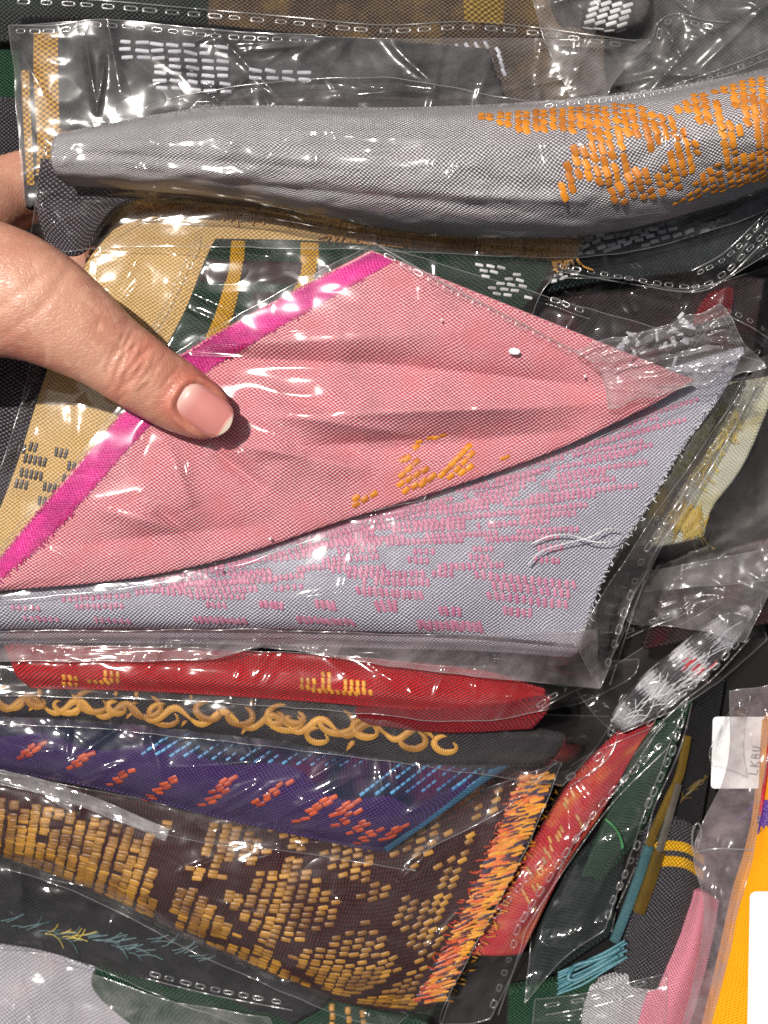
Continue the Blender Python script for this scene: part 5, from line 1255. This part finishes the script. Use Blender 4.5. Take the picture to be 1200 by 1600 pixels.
# nail bed and fold
nc = np.array([318.0, 640.0]); nd = np.array([0.815, 0.58])
ns = (hx - nc[0]) * nd[0] + (hy - nc[1]) * nd[1]; nt = (hx - nc[0]) * -nd[1] + (hy - nc[1]) * nd[0]
rr = (np.abs((ns - 6) / 50) ** 3.2 + np.abs(nt / 33) ** 3.2) ** (1 / 3.2)
d += 4.2 * np.exp(-((rr - 1.14) / 0.13) ** 2) * (ns < 34) - 4.5 * np.clip((1.0 - rr) / 0.12, 0, 1)
co += no * (d * top * S)[:, None]
hme.vertices.foreach_set('co', co.ravel())
fl = np.clip(np.exp(-((s_ - 4) / 26) ** 2) * 0.35 + np.exp(-((rr - 1.2) / 0.35) ** 2) * 0.5 + (ns > 20) * 0.3, 0, 0.7) * top
fa = hme.attributes.new('flush', 'FLOAT', 'POINT'); fa.data.foreach_set('value', fl.astype(np.float32))
for pl_ in hme.polygons: pl_.use_smooth = True
hme.materials.clear(); hme.materials.append(m_skin); hme.update()
hand = thing('hand', 'bare hand with its thumb pressing the pink cloth, reaching in from the left', 'hand', (100, 540, 60))
link('skin', hme, hand)
# thumb nail
def nail_mat(name, c1, c2, ramp):
    t = NT(name)
    tc = t.n('ShaderNodeTexCoord'); sep = t.n('ShaderNodeSeparateXYZ'); t.l(tc.outputs['UV'], sep.inputs[0])
    c = t.mix(t.rng(sep.outputs[0], *ramp), c1, c2)
    wv = t.n('ShaderNodeTexNoise', i_Scale=9.0, i_Detail=2.0); mp = t.n('ShaderNodeMapping'); mp.inputs['Scale'].default_value = (0.15, 6, 1)
    t.l(tc.outputs['UV'], mp.inputs[0]); t.l(mp.outputs[0], wv.inputs['Vector'])
    p = t.n('ShaderNodeBsdfPrincipled'); t.l(c, p.inputs['Base Color']); p.inputs['Roughness'].default_value = 0.4
    p.inputs['Subsurface Weight'].default_value = 0.15; p.inputs['Subsurface Scale'].default_value = 0.001
    p.inputs['Coat Weight'].default_value = 0.08
    bp = t.n('ShaderNodeBump'); bp.inputs['Strength'].default_value = 0.25; bp.inputs['Distance'].default_value = 0.8 * S
    t.l(wv.outputs[0], bp.inputs['Height']); t.l(bp.outputs[0], p.inputs['Normal']); t.l(p.outputs[0], t.out.inputs[0]); return t.m
m_nail = nail_mat('nail_plate', lin(226, 178, 168), lin(208, 134, 126), (0.05, 0.35))
m_tip = nail_mat('nail_free_edge', lin(232, 212, 194), lin(226, 206, 186), (0.8, 1.0))
def nail(s0, s1, mat, name, parent):
    nsg, nw = 26, 22; V, UV = [], []
    for lay in (1, 0):
        for i in range(nsg):
            q = s0 + (s1 - s0) * i / (nsg - 1)
            L = -44 + 93 * q
            hw = 31.5 * (1 - max(0, 1 - 2 * q) ** 4.0 * 0.86) ** 0.5 - 1.5 * q
            if q > 0.68: hw *= max(0.02, 1 - ((q - 0.68) / 0.322) ** 2.8) ** 0.5
            for j in range(nw):
                u = (j / (nw - 1) * 2 - 1); tt_ = u * hw
                x = nc[0] + nd[0] * L - nd[1] * tt_; y = nc[1] + nd[1] * L + nd[0] * tt_
                z = 412.5 - 0.15 * (L + 44) - 0.0022 * max(0, L) ** 2 - 0.0115 * (tt_ + 3) ** 2 - (0 if lay else 2.6) - 3.0 * max(0, (abs(u) - 0.8) / 0.2) ** 2 * (1 if lay else 0) - (4 * max(0, 0.12 - q) / 0.12)
                V.append((x, y, z)); UV.append((q, (u + 1) / 2))
    F = [gquads(nsg, nw)[:, ::-1], gquads(nsg, nw, nsg * nw)]
    idx = np.arange(nsg * nw).reshape(nsg, nw)
    lp = np.concatenate([idx[0, :-1], idx[:-1, -1], idx[-1, :0:-1], idx[:0:-1, 0]])
    F.append(np.stack([lp, np.roll(lp, -1), np.roll(lp, -1) + nsg * nw, lp + nsg * nw], 1))
    return link(name, raw_mesh(name, Wd(np.array(V)), np.concatenate(F), np.array(UV), [mat]), hand)
nl = nail(0.0, 0.92, m_nail, 'thumbnail', hand)
fe = nail(0.92, 1.0, m_tip, 'free_edge', hand)
fe.parent = nl; fe.matrix_parent_inverse = nl.matrix_parent_inverse
fe.matrix_parent_inverse = Matrix.Identity(4)
print('objects', len(sc.objects))
